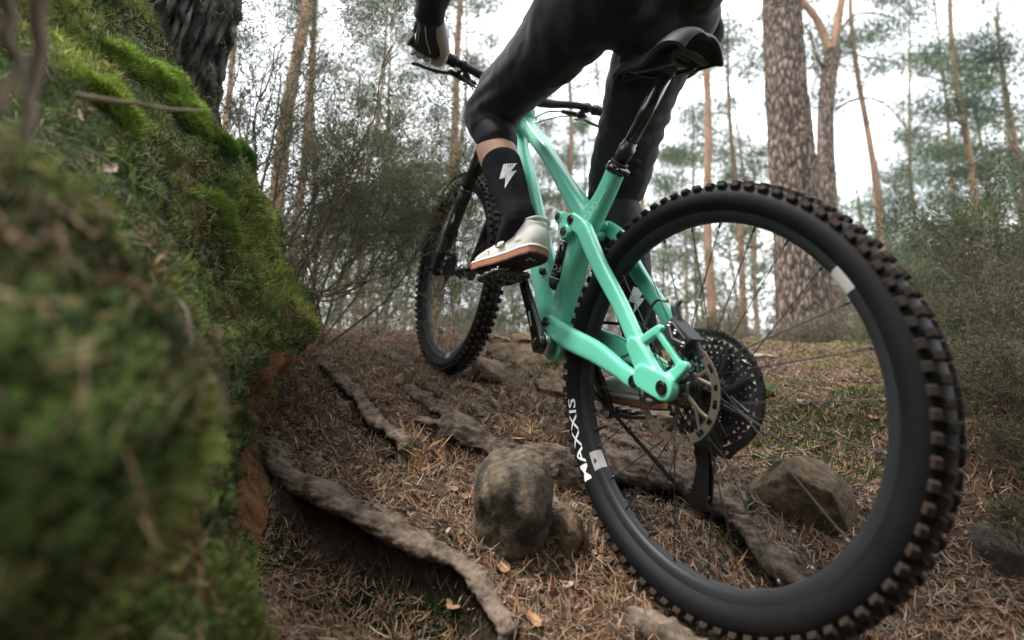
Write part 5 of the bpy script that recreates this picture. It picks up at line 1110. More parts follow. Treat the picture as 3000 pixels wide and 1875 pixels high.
def tyre_text(root, txt, a_mid, span, inward=False):
    """white sidewall lettering, wrapped on the left sidewall"""
    V, T = text_mesh(txt, 1.0, bold=0.010); w = np.ptp(V[:, 0]); h = np.ptp(V[:, 1]); yc = (V[:, 1].max() + V[:, 1].min()) / 2
    u = V[:, 0] / w * span; v = (V[:, 1] - yc) / h
    ang = a_mid + u; s = .5 + v                                     # 0 inner .. 1 outer
    prof = np.array([(.3275, .0252), (.332, .0278), (.338, .0302), (.3425, .0306), (.347, .0306)])
    tt = np.linspace(0, 1, 5); r = np.interp(s, tt, prof[:, 0]); y = np.interp(s, tt, prof[:, 1]) + .0006
    P = np.stack([r * np.cos(ang), y, r * np.sin(ang)], 1)
    return obj('sidewall_lettering', mesh_np('sidewall_lettering', P, T, None, True), MAT['white_print'], root)
def rim_sticker(root, a0, a1, logo=True):
    b = MB(); b.lathe([(.3035, .0109), (.3110, .0154), (.3190, .01705), (.3220, .01715)][::-1], segs=14, a0=a0, a1=a1); b.lathe([(.3010, -.0035), (.3012, .0), (.3014, .006), (.3030, .0106)][::-1], segs=14, a0=a0, a1=a1)
    st_ = obj('rim_sticker', b.mesh('rim_sticker'), MAT['grey_print'], root)

rear = empty('rear_wheel', parent=bike); rear['label'] = 'large rear wheel nearest the camera with a muddy knobbly tyre'
build_wheel(rear, 28, True, .090)
tyre_text(rear, 'MAXXIS', R_(-40), R_(30))
rim_sticker(rear, R_(-53), R_(-46)); rim_sticker(rear, R_(126.5), R_(133.5))
b = MB(); am = R_(-49.5)
def rp_(da, r): a = am + da; return (r * math.cos(a), .0009 + np.interp(r, [.3035, .311, .319], [.0109, .0154, .01705]), r * math.sin(a))
for loop in ([(.012 * math.cos(t) * 1.0, .3108 + .0030 * math.sin(t)) for t in np.linspace(0, 6.28, 24)],): b.tube([rp_(*q) for q in loop], .0005, segs=5, closed=True)
for dd in (-.0055, .0055): b.lathe([(0, .0), (.0017, .0), (.0018, -.0006)][::-1], c=rp_(dd, .3108), segs=10)
obj('sticker_print', b.mesh('sticker_print'), MAT['dkprint'], rear)
b = MB(); av = R_(-38); b.tube([(.300 * math.cos(av), 0, .300 * math.sin(av)), (.262 * math.cos(av), 0, .262 * math.sin(av))], [.004, .003], segs=10, round_cap=True); obj('valve', b.mesh('valve'), MAT['black'], rear)
# axle end caps and cassette
rads = [.1045, .0905, .079, .069, .0605, .053, .0465, .041, .036, .032, .027, .021]
ysp = [-.0285 - .0037 * i for i in range(12)]
for i, (r, y) in enumerate(zip(rads, ysp)):
    b = MB(); teeth = int(round(2 * math.pi * r / .0127)); V, Q = gear(r, teeth, r - (.0085 if i < 4 else .006), .0018, .0038); b.add(V, Q)
    if i < 5:
        na = 16 if i == 0 else 8
        for k in range(na):
            a = 2 * math.pi * k / na + i * .1; a2 = a + (.22 if k % 2 else -.22); r1 = rads[i + 1] - .004 if i == 0 else r * .45
            b.tube([((r - .006) * math.cos(a), 0, (r - .006) * math.sin(a)), (r1 * math.cos(a2), 0, r1 * math.sin(a2))], .0030, .0011, hint=(0, 1, 0), segs=6)
        if i == 0:
            for k in range(8):
                a = 2 * math.pi * k / 8 + .2; b.tube([(.088 * math.cos(a), 0, .088 * math.sin(a)), (.03 * math.cos(a + .3), 0, .03 * math.sin(a + .3))], .0045, .0014, hint=(0, 1, 0), segs=6)
    o = obj('cog', b.mesh('cog', False), MAT['black'], rear); o.location = (0, y, 0)
b = MB(); b.lathe([(.018, -.028), (.026, -.030), (.0255, -.046), (.022, -.070), (.010, -.0705)], segs=32); obj('freehub', b.mesh('freehub'), MAT['black'], rear)
b = MB(); b.tube([(0, -.085, 0), (0, .080, 0)], .0075, segs=16); obj('axle', b.mesh('axle'), MAT['black'], rear)

# front wheel, fork, bars
front = empty('front_wheel', parent=bike, loc=(1.160, .0052, .0036)); front.rotation_euler = (.0013, 0, -.039); front['label'] = 'front wheel on the crest side of the trail, seen nearly edge on'
build_wheel(front, 28, False, .090)
tyre_text(front, 'MAXXIS', R_(70), R_(30)); rim_sticker(front, R_(57), R_(64)); rim_sticker(front, R_(-118), R_(-111))
b = MB(); b.tube([(0, -.060, 0), (0, .085, 0)], .0085, segs=18); obj('axle', b.mesh('axle'), MAT['gloss'], front)
fk = empty('fork', parent=bike, loc=(1.160, .0052, .0036)); fk.rotation_euler = (.0013, 0, -.039)
u = unit(np.array([-.418, 0, .908])); back = np.array([-.908, 0, -.418])
for sy in (1, -1):
    o0 = np.array([.010, sy * .0665, -.004]) + back * .004
    b = MB(); b.tube([o0 - u * .012, o0 + u * .03, o0 + u * .10, o0 + u * .28, o0 + u * .325], [.020, .0215, .021, .0225, .0235], [.021, .0215, .021, .0225, .0235], segs=28, round_cap=False)
    b.tube([o0 + u * .325, o0 + u * .333], .0215, segs=28); lo = obj('fork_leg', b.mesh('fork_leg'), MAT['matte'], fk)
    b = MB(); b.tube([o0 + u * .333, o0 + u * .338], .0222, segs=28); obj('seal', b.mesh('seal'), MAT['gloss'], lo)
    b = MB(); b.tube([o0 + u * .333, o0 + u * .56], .0185, segs=28); obj('fork_stanchion', b.mesh('fork_stanchion'), MAT['gloss'], fk)
    if sy > 0:
        c = o0 + u * .235 + np.array([0, .0, 0]); side = np.array([-.45, .89, -.2])
        def onleg(a, ang, r=.0226):
            e1 = np.array([0, 1, 0]); e2 = np.cross(u, e1); return o0 + u * a + (e1 * math.cos(ang) + e2 * math.sin(ang)) * r
        vv = []; tt_ = []
        shp = [(.215, -.30), (.245, -.05), (.238, .10), (.25, .30), (.226, .12), (.222, .28), (.198, -.02), (.214, -.02)]
        cn = onleg(.225, .05); P = [onleg(a, .75 - g) for a, g in shp] + [onleg(.224, .72)]
        obj('fork_print', mesh_np('fork_print', np.array(P), np.array([[(i + 1) % 8, i, 8] for i in range(8)])), MAT['white_print'], lo)
        lp = [onleg(.115 + .030 * math.cos(t), +.75 + .42 * math.sin(t)) for t in np.linspace(0, 6.283, 28, endpoint=False)]
        b = MB(); b.tube(lp, .0006, segs=5, closed=True); b.tube([onleg(.095 + .012 * k, .75 + (.2 if k % 2 else -.2)) for k in range(4)], .0006, segs=5); obj('fork_print', b.mesh('fork_print'), MAT['grey_print'], lo)
b = MB(); b.tube([np.array([.006, -.066, 0]) + u * .385, np.array([-.02, -.045, 0]) + u * .42, np.array([-.026, 0, 0]) + u * .43, np.array([-.02, .045, 0]) + u * .42, np.array([.006, .066, 0]) + u * .385], .010, .018, hint=u, segs=14); o = obj('fork_brace', b.mesh('fork_brace'), MAT['matte'], fk)
cr_ = u * .56
b = MB(); b.tube([cr_ + [.006, -.066, 0], cr_ + u * .01 + [-.025, 0, -.005], cr_ + [.006, .066, 0]], .023, .021, hint=u, segs=20, round_cap=True); b.tube([cr_ + back * .03 - u * .01, cr_ + back * .036 + u * .20], .0285, segs=24); remesh('fork_crown', b, .003, 4, MAT['matte'], fk)
b = MB(); b.tube([(.012, .068, -.004), (.045, .095, -.014)], .008, segs=12, round_cap=True); b.tube([(.03, .088, -.03), (.03, .094, .075)], .005, .0035, segs=10, round_cap=True); obj('axle_lever', b.mesh('axle_lever'), MAT['black'], fk)
def caliper(name, parent, M4):
    c = empty(name, parent=parent); c.matrix_local = M4
    b = MB(); b.box((0, .010, .004), (.062, .016, .034)); b.box((0, -.012, .004), (.058, .018, .032)); b.box((.0, 0, .020), (.066, .036, .012)); b.tube([(-.035, -.004, .012), (-.058, -.004, .004)], [.009, .006], segs=12, round_cap=True)
    b.tube([(.03, -.002, .022), (.052, -.002, .036)], .0095, segs=14, round_cap=True); b.box((.034, -.006, -.01), (.016, .020, .028)); b.box((-.030, -.012, -.012), (.014, .014, .024))
    remesh('caliper_body', b, .0016, 3, MAT['matte'], c)
    b = MB(); b.tube([(-.024, .020, .004), (0, .023, -.004), (.024, .020, .008)], .0035, .006, segs=8, round_cap=True); b.tube([(-.022, .019, .016), (.022, .019, .020)], .003, .003, segs=8, round_cap=True); obj('caliper_rib', b.mesh('caliper_rib'), MAT['black'], c)
    for (x, z) in ((-.026, .006), (.004, .012), (.026, .014)):
        b = MB(); b.lathe([(0, .001), (.0022, .001), (.0030, .0035), (.0046, .0035), (.0052, 0)][::-1], segs=14); o = obj('caliper_bolt', b.mesh('caliper_bolt'), MAT['steel'], c); o.location = (x, .0195, z)
    b = MB(); b.tube([(.052, -.002, .036), (.060, -.002, .042)], .0075, segs=12); b.tube([(.050, -.002, .048), (.0502, -.002, .055)], .0045, segs=10, round_cap=True); obj('banjo_fitting', b.mesh('banjo_fitting'), MAT['rotor'], c)
    return c
cq = Matrix.Translation((.014, .057, .087)) @ Matrix.Rotation(R_(-24), 4, 'Y') @ Matrix.Scale(.88, 4)
cal = caliper('rear_brake_caliper', bike, cq)
b = MB(); b.tube(spline([(.062, .056, .142), (.085, .060, .138), (.100, .058, .112), (.108, .052, .075), (.125, .050, .03), (.17, .050, -.005)], 24), .0026, segs=8); obj('brake_hose', b.mesh('brake_hose'), MAT['gloss'], bike)
cf = Matrix.Translation((-.052, .057, .070)) @ Matrix.Rotation(R_(58), 4, 'Y') @ Matrix.Rotation(math.pi, 4, 'Z')
cf = Matrix.Translation((-.075, .057, .028)) @ Matrix.Rotation(R_(-100), 4, 'Y')
caliper('front_brake_caliper', fk, cf)
b = MB(); b.tube([(-.03, .0665, .10), (-.06, .060, .065)], .012, .009, segs=10, round_cap=True); b.tube([(.0, .0665, .0), (-.055, .058, -.005)], .013, .009, segs=10, round_cap=True); obj('brake_mount', b.mesh('brake_mount'), MAT['matte'], fk)
hp = spline([(-.085, .052, .075), (-.080, .050, .13), (-.11, .062, .22), (-.17, .080, .34), (-.23, .070, .45), (-.30, .05, .56)], 30); b = MB(); b.tube(hp, .0025, segs=8); obj('brake_hose', b.mesh('brake_hose'), MAT['gloss'], fk)

# cockpit
ct = empty('handlebar', parent=bike)
bar = spline([(.862, -.400, .652), (.866, -.30, .653), (.872, -.19, .647), (.882, -.085, .625), (.886, 0, .621), (.882, .085, .625), (.872, .19, .641), (.864, .30, .652), (.858, .400, .662)], 60)
rr = np.interp(np.abs(bar[:, 1]), [0, .04, .12, .4], [.0172, .0172, .0125, .0112]); b = MB(); b.tube(bar, rr, segs=20); obj('bar', b.mesh('bar'), MAT['matte'], ct)
b = MB(); b.tube([(.852, 0, .592), (.888, 0, .621)], .020, .019, hint=(0, 1, 0), segs=20); b.tube([(.886, -.026, .621), (.886, .026, .621)], .0235, segs=24); b.tube([(.864, 0, .556), (.845, 0, .605)], .0215, segs=24); remesh('stem', b, .0025, 3, MAT['black'], ct)
for sy in (1, -1):
    i0 = 44; P = [bar[int(round(np.interp(sy * a, bar[:, 1], np.arange(60))))] for a in (.268, .30, .34, .37, .400)]
    b = MB(); b.tube(spline(P, 30), [.0165 if k % 3 else .0158 for k in range(30)], segs=20, cap=True); b.tube([P[0] + [0, -sy * .006, 0], P[0] + [0, sy * .003, 0]], .0185, segs=20); obj('grip', b.mesh('grip'), MAT['matte'], ct)
    q = lambda y, dx, dz: np.array([np.interp(sy * y, bar[:, 1], bar[:, 0]) + dx, sy * y, np.interp(sy * y, bar[:, 1], bar[:, 2]) + dz])
    b = MB(); b.tube([q(.222, 0, 0), q(.236, 0, 0)], .0185, segs=20); b.tube([q(.232, .016, -.006), q(.225, .036, -.016)], .008, segs=10); b.tube([q(.250, .040, -.020), q(.20, .045, -.020), q(.165, .040, -.018)], [.009, .010, .007], [.009, .010, .007], segs=14, round_cap=True)
    remesh('brake_clamp', b, .0018, 3, MAT['black'], ct)
    b = MB(); b.tube(spline([q(.245, .042, -.022), q(.275, .062, -.027), (q(.31, .066, -.032)), (q(.345, .060, -.036)), (q(.362, .063, -.040))], 20), [.006] * 8 + [.0055] * 12, .0038, hint=(1, 0, 0), segs=10, round_cap=True); obj('brake_lever', b.mesh('brake_lever'), MAT['black'], ct)
    b = MB(); b.tube(spline([q(.165, .040, -.018), q(.12, .05, -.02), q(.07, .04, -.045), (.90, sy * .03, .54), (.905, sy * .02, .50)], 30), .0025, segs=8); b.tube(spline([q(.20, .028, -.03), q(.15, .045, -.038), q(.08, .03, -.06), (.89, sy * .035, .53), (.88, sy * .03, .47)], 30), .0022, segs=8); obj('brake_hose', b.mesh('brake_hose'), MAT['gloss'], ct)
    b = MB(); b.tube([q(.215, -.002, -.020), q(.205, .0, -.030)], .010, segs=12, round_cap=True); b.tube(spline([q(.225, -.004, -.030), q(.205, -.018, -.044), q(.180, -.026, -.050)], 10), .009, .0035, hint=(0, 0, 1), segs=12, round_cap=True); obj('remote_lever', b.mesh('remote_lever'), MAT['black'], ct)

# ---- chain and derailleur
def arc(c, r, a0, a1, y, n): return [np.array([c[0] + r * math.cos(a), y, c[1] + r * math.sin(a)]) for a in np.linspace(a0, a1, n)]
UP = np.array([-.004, -.118]); LP = np.array([-.010, -.200])
path = arc((.41, -.045), .067, R_(-95), R_(98), -.050, 16) + arc((0, 0), .1065, R_(75), R_(225), -.0285, 20)
path += [np.array([-.055, -.045, -.102])] + arc(UP, .021, R_(140), R_(-30), -.052, 6) + arc(LP, .021, R_(150), R_(275), -.056, 6)
path = np.array(path); path = np.vstack([path, path[:1]])
seg = np.linalg.norm(np.diff(path, axis=0), axis=1); cum = np.concatenate([[0], np.cumsum(seg)]); nL = int(cum[-1] / .0127)
pts = np.stack([np.interp(np.linspace(0, cum[-1], nL, endpoint=False), cum, path[:, k]) for k in range(3)], 1)
b = MB()
for i in range(nL):
    p, q = pts[i], pts[(i + 1) % nL]; w = .0030 if i % 2 else .0018
    for s in (1, -1): b.tube([p + [0, s * w, 0], (p + q) / 2 + [0, s * w, 0], q + [0, s * w, 0]], [.0040, .0030, .0040], .0005, hint=(0, 1, 0), segs=8, round_cap=False)
    b.tube([p + [0, -.0036, 0], p + [0, .0036, 0]], .0022, segs=6)
obj('chain', b.mesh('chain', False), MAT['chain'], bike)
b = MB(); b.tube(spline([(.012, -.075, -.06), (.040, -.085, -.03), (.075, -.075, .0), (.11, -.070, -.01)], 20), .0024, segs=8); obj('gear_cable', b.mesh('gear_cable'), MAT['gloss'], bike)
dr = empty('derailleur', parent=bike)
b = MB(); b.tube([(.0, -.082, -.010), (-.018, -.080, -.045), (-.010, -.078, -.075)], [.014, .012, .012], .008, hint=(0, 1, 0), segs=14, round_cap=True); b.tube([(-.010, -.074, -.070), (.0, -.066, -.105), (-.004, -.060, -.122)], [.018, .020, .017], .014, hint=(0, 1, 0), segs=16, round_cap=True); b.tube([(.012, -.07, -.06), (.018, -.062, -.10)], .008, .010, hint=(0, 1, 0), segs=12, round_cap=True)
remesh('derailleur_body', b, .0018, 3, MAT['matte'], dr)
for y in (-.047, -.061):
    b = MB(); yplate(b, hullpoly([(UP[0], UP[1], .010), ((UP[0] + LP[0]) / 2, (UP[1] + LP[1]) / 2, .008), (LP[0], LP[1], .011), (LP[0] - .022, LP[1] - .002, .004)]), y, y - .0022, .0005); obj('cage_plate', b.mesh('cage_plate', False), MAT['black'], dr)
for c in (UP, LP):
    b = MB(); V, Q = gear(.0205, 12, .007, .003, .0035); b.add(V, Q); o = obj('jockey_wheel', b.mesh('jockey_wheel', False), MAT['black'], dr); o.location = (c[0], -.054, c[1])
# ================================================================== THE RIDER (same axes as the bicycle)
rider = empty('person'); rider.matrix_world = BW
tag(rider, 'person in black trousers and white shoes standing on the pedals of the turquoise bike', 'person')
A_ = lambda *v: np.array(v, float)
hipL, hipR = A_(.40, .095, .80), A_(.40, -.095, .80)
knL, anL = A_(.80, .150, .520), A_(.495, .150, .235)
knR, anR = A_(.503, -.132, .345), A_(.268, -.135, -.035)
pel, chest, neck, headc = A_(.38, 0, .84), A_(.56, 0, 1.14), A_(.70, 0, 1.31), A_(.80, 0, 1.43)
shL, shR = A_(.66, .185, 1.20), A_(.66, -.185, 1.20)
elL, wrL = A_(.625, .430, .905), A_(.790, .372, .722)
elR, wrR = A_(.625, -.430, .905), A_(.800, -.372, .705)
def limb(mb, P, ra, rb=None, hint=(0, 1, 0), n=20, segs=20):
    P = np.array(P); D = spline(np.column_stack([P, ra, ra if rb is None else rb]), n); mb.tube(D[:, :3], D[:, 3], D[:, 4], hint=hint, segs=segs, round_cap=True)
body = MB()
limb(body, [pel, (pel + chest) / 2, chest, A_(.66, 0, 1.24)], [.15, .13, .15, .13], [.11, .10, .115, .09], hint=(0, 0, 1))
limb(body, [neck - A_(.03, 0, .05), headc], [.055, .055])
hb = MB(); V, F_ = None, None
limb(body, [headc + A_(-.02, 0, -.02), headc + A_(.0, 0, .05), headc + A_(.0, 0, .08)], [.072, .078, .06], [.085, .092, .07], hint=(1, 0, 0))
limb(body, [headc + A_(.045, 0, -.06), headc + A_(.06, 0, -.075)], [.035, .028])                    # chin
limb(body, [headc + A_(.085, 0, .01), headc + A_(.105, 0, -.02)], [.010, .015])                      # nose
for s in (1, -1):
    limb(body, [headc + A_(.0, s * .076, .0), headc + A_(-.005, s * .082, .02)], [.010, .014], [.02, .02])
for sh_, el_, wr_ in ((shL, elL, wrL), (shR, elR, wrR)):
    limb(body, [A_(.62, 0, 1.2) * .5 + sh_ * .5, sh_, el_, wr_], [.07, .055, .038, .026])
for hp_, kn_, an_, bk in ((hipL, knL, anL, 1), (hipR, knR, anR, 1)):
    d = unit(an_ - kn_); out = unit(np.cross([0, 1, 0], d))
    limb(body, [hp_, (hp_ * .55 + kn_ * .45), kn_, kn_ + d * .06, kn_ * .62 + an_ * .38 - out * .012, kn_ * .3 + an_ * .7, kn_ * .08 + an_ * .92], [.066, .054, .047, .053, .055, .042, .032])
remesh('body', body, .007, 6, MAT['skin'], rider)
# trousers
def wr(co, amp=.004, s=14, ax=None):
    n = fbm(co, s, 3); return amp * n
tr = MB()
def leg(hp_, kn_, rs, endfrac, n=26):
    pass
dL = unit(anL - knL)
limb(tr, [pel + A_(.0, 0, .06), pel, A_(.40, 0, .76)], [.175, .175, .15], [.13, .125, .10], hint=(0, 0, 1), segs=28)
limb(tr, [hipL + A_(-.02, -.01, .0), hipL * .72 + knL * .28, hipL * .42 + knL * .58, hipL * .12 + knL * .88, knL + A_(-.008, 0, -.004), knL + dL * .045 + A_(-.01, 0, -.01)], [.118, .106, .092, .080, .072, .069], [.118, .102, .088, .076, .071, .069], n=30, segs=28)
dR = unit(anR - knR); mR = hipR * .35 + knR * .65
limb(tr, [hipR + A_(.0, .0, .0), hipR * .65 + knR * .35 + A_(.024, 0, 0), hipR * .3 + knR * .7 + A_(.016, 0, 0), knR * .92 + hipR * .08 + A_(.008, 0, 0)], [.112, .094, .082, .078], [.116, .094, .083, .078], n=30, segs=28)
limb(tr, [pel + A_(-.06, .06, -.01), pel + A_(-.07, 0, .0), pel + A_(-.06, -.06, -.01)], [.085, .08, .085], n=10)
def folds(co):
    q = co.copy(); d1 = unit(knL - hipL); d2 = unit(knR - hipR)
    a = (q - hipR) @ d2; right = q[:, 1] < -.02
    s2 = a + .35 * q[:, 0] - .2 * q[:, 1] + .02 * vnoise(q * 6)
    w = np.where(right, np.clip(1 - np.abs(a - .27) / .26, 0, 1), 0); f = np.sin(s2 * 2 * math.pi / .052) * .0032 * w * (0.6 + .6 * vnoise(q * 9))
    # soft creases behind the bent knee and at the hip
    k = np.exp(-(np.linalg.norm(q - (knL + A_(-.07, 0, .03)), axis=1) / .09) ** 2); f += k * np.sin((q @ unit(A_(.4, .2, 1))) * 2 * math.pi / .045) * .004
    k = np.exp(-(np.linalg.norm(q - A_(.50, .06, .70), axis=1) / .13) ** 2); f += k * np.sin((q @ unit(A_(1, .5, .2))) * 2 * math.pi / .06) * .004
    return f * .9 + .004 * fbm(q, 7, 3) + .003 * fbm(q * np.array([1, 1, .5]), 24, 3)
trz = remesh('trousers', tr, .006, 8, MAT['trouser'], rider, folds)
trz['label'] = 'charcoal black riding trousers cut off at the knee'
def ringband(P, c, d, r, rb, th, name, mt, parent):
    b = MB(); b.tube([c - d * th, c + d * th], r, rb, hint=(0, 1, 0), segs=40, expo=2); return obj(name, b.mesh(name), mt, parent)
# trouser seam along the front edge of the left thigh, and the hems
tb = bvh_of(trz.data)
def drape(P, bvh, off, w, name, mt, parent):
    V = []
    for p in P:
        h = bvh.find_nearest(Vector(p)); V.append(np.array(h[0]) + np.array(h[1]) * off)
    b = MB(); b.tube(spline(np.array(V), len(V) * 3), w, segs=6); return obj(name, b.mesh(name), mt, parent)
up = A_(.3, .6, .75)
d1 = unit(knL - hipL); e1 = unit(np.cross(d1, [0, 1, 0])); e1 = e1 if e1[2] > 0 else -e1
seam = [hipL + (knL - hipL) * t + e1 * (.10 - .03 * t) + A_(0, .055 - .005 * t, 0) for t in np.linspace(.0, 1.0, 22)]
drape(seam, tb, .0004, .0013, 'trouser_seam', MAT['glove_b'], trz)
seam2 = [hipL + (knL - hipL) * t + e1 * (.055) + A_(0, .09, 0) for t in np.linspace(.05, .42, 12)]
drape(seam2, tb, .0006, .0022, 'pocket_zip', MAT['gloss'], trz)
# knee sleeves
for kn_, an_, hp_, s in ((knL, anL, hipL, 1), (knR, anR, hipR, -1)):
    d = unit(an_ - kn_); b = MB(); out = unit(np.cross([0, 1, 0], d)); fwd = A_(1, 0, 0)
    if s > 0: limb(b, [kn_ + unit(hp_ - kn_) * .05, kn_ + A_(.004, 0, 0), kn_ + d * .05, kn_ + d * .09, kn_ + d * .128], [.066, .068, .061, .059, .057], n=18, segs=28)
    else: limb(b, [kn_ + unit(hp_ - kn_) * .10, kn_ + A_(.008, 0, 0), kn_ + d * .06, kn_ + d * .13, kn_ + d * .235], [.068, .070, .062, .064, .053], n=22, segs=28)
    f2 = lambda co: .0022 * np.sin((co @ d) * 2 * math.pi / .022) * np.exp(-(((co - kn_) @ d) / .03) ** 2) + .0015 * fbm(co, 20, 2)
    remesh('knee_sleeve', b, .004, 6, MAT['pad'], rider, f2)
# socks
for kn_, an_, s, topf in ((knL, anL, 1, .515), (knR, anR, -1, .52)):
    d = unit(an_ - kn_); L_ = np.linalg.norm(an_ - kn_); out = unit(np.cross([0, 1, 0], d)); b = MB(); t0 = kn_ + d * L_ * topf
    fp = (A_(.028, -.004, -.040) if s > 0 else A_(.03, 0, -.035))
    limb(b, [t0 + (-out * .008), kn_ + d * L_ * .72 - out * .004, kn_ + d * L_ * .90, an_, an_ + fp, an_ + fp * 2.0 + A_(0, 0, -.02)], [.0535, .0475, .0395, .0395, .036, .028], n=26, segs=28)
    rib = lambda co: .0007 * np.sin(np.arctan2((co - kn_) @ out, co[:, 1] - kn_[1]) * 46) * (((co - kn_) @ d) < L_ * .86) + .0016 * fbm(co, 22, 2) * (((co - kn_) @ d) > L_ * .8)
    sk = remesh('sock', b, .0028, 4, MAT['sock'], rider, rib)
    sk['label'] = 'black ribbed sock with a white lightning bolt' 
    # lightning bolt print, on the rear outer side facing the trail behind
    sb = bvh_of(sk.data); bolt_ = np.array([(-.004, .046), (.027, .030), (.008, .008), (.022, .004), (-.020, -.040), (-.010, -.006), (-.027, .000), ]) 
    from mathutils.geometry import tessellate_polygon
    cen = kn_ + d * L_ * (.645 if s > 0 else .64)
    vd = unit(A_(-.70, .55, -.1) if s > 0 else A_(-.80, .50, .0)); rt = unit(np.cross(d, vd)); rt = rt if rt @ A_(-.5, -.8, .2) > 0 else -rt; cen = cen + (rt * .016 if s > 0 else 0)
    G = []
    tri = tessellate_polygon([[Vector((x, y, 0)) for x, y in bolt_]]); P2 = [tuple(p) for p in bolt_]; T2 = [list(t) for t in tri]
    bm = bmesh.new(); vs = [bm.verts.new((x, y, 0)) for x, y in P2]; [bm.faces.new([vs[i] for i in t]) for t in T2]
    bmesh.ops.subdivide_edges(bm, edges=bm.edges, cuts=5, use_grid_fill=True); bmesh.ops.triangulate(bm, faces=bm.faces)
    bm.verts.index_update(); V = np.array([v.co[:] for v in bm.verts]) * (.92 if s > 0 else .8); T = [[v.index for v in f.verts] for f in bm.faces]; bm.free()
    out_ = []
    for x, y, _ in V:
        o_ = cen + rt * x - d * y + vd * .12; h = sb.ray_cast(Vector(o_), Vector(-vd))
        if h[0] is None: h = sb.find_nearest(Vector(o_ - vd * .12))
        out_.append(np.array(h[0]) + vd * .0012)
    obj('lightning_bolt', mesh_np('lightning_bolt', np.array(out_), np.array(T)), MAT['white_print'], sk)
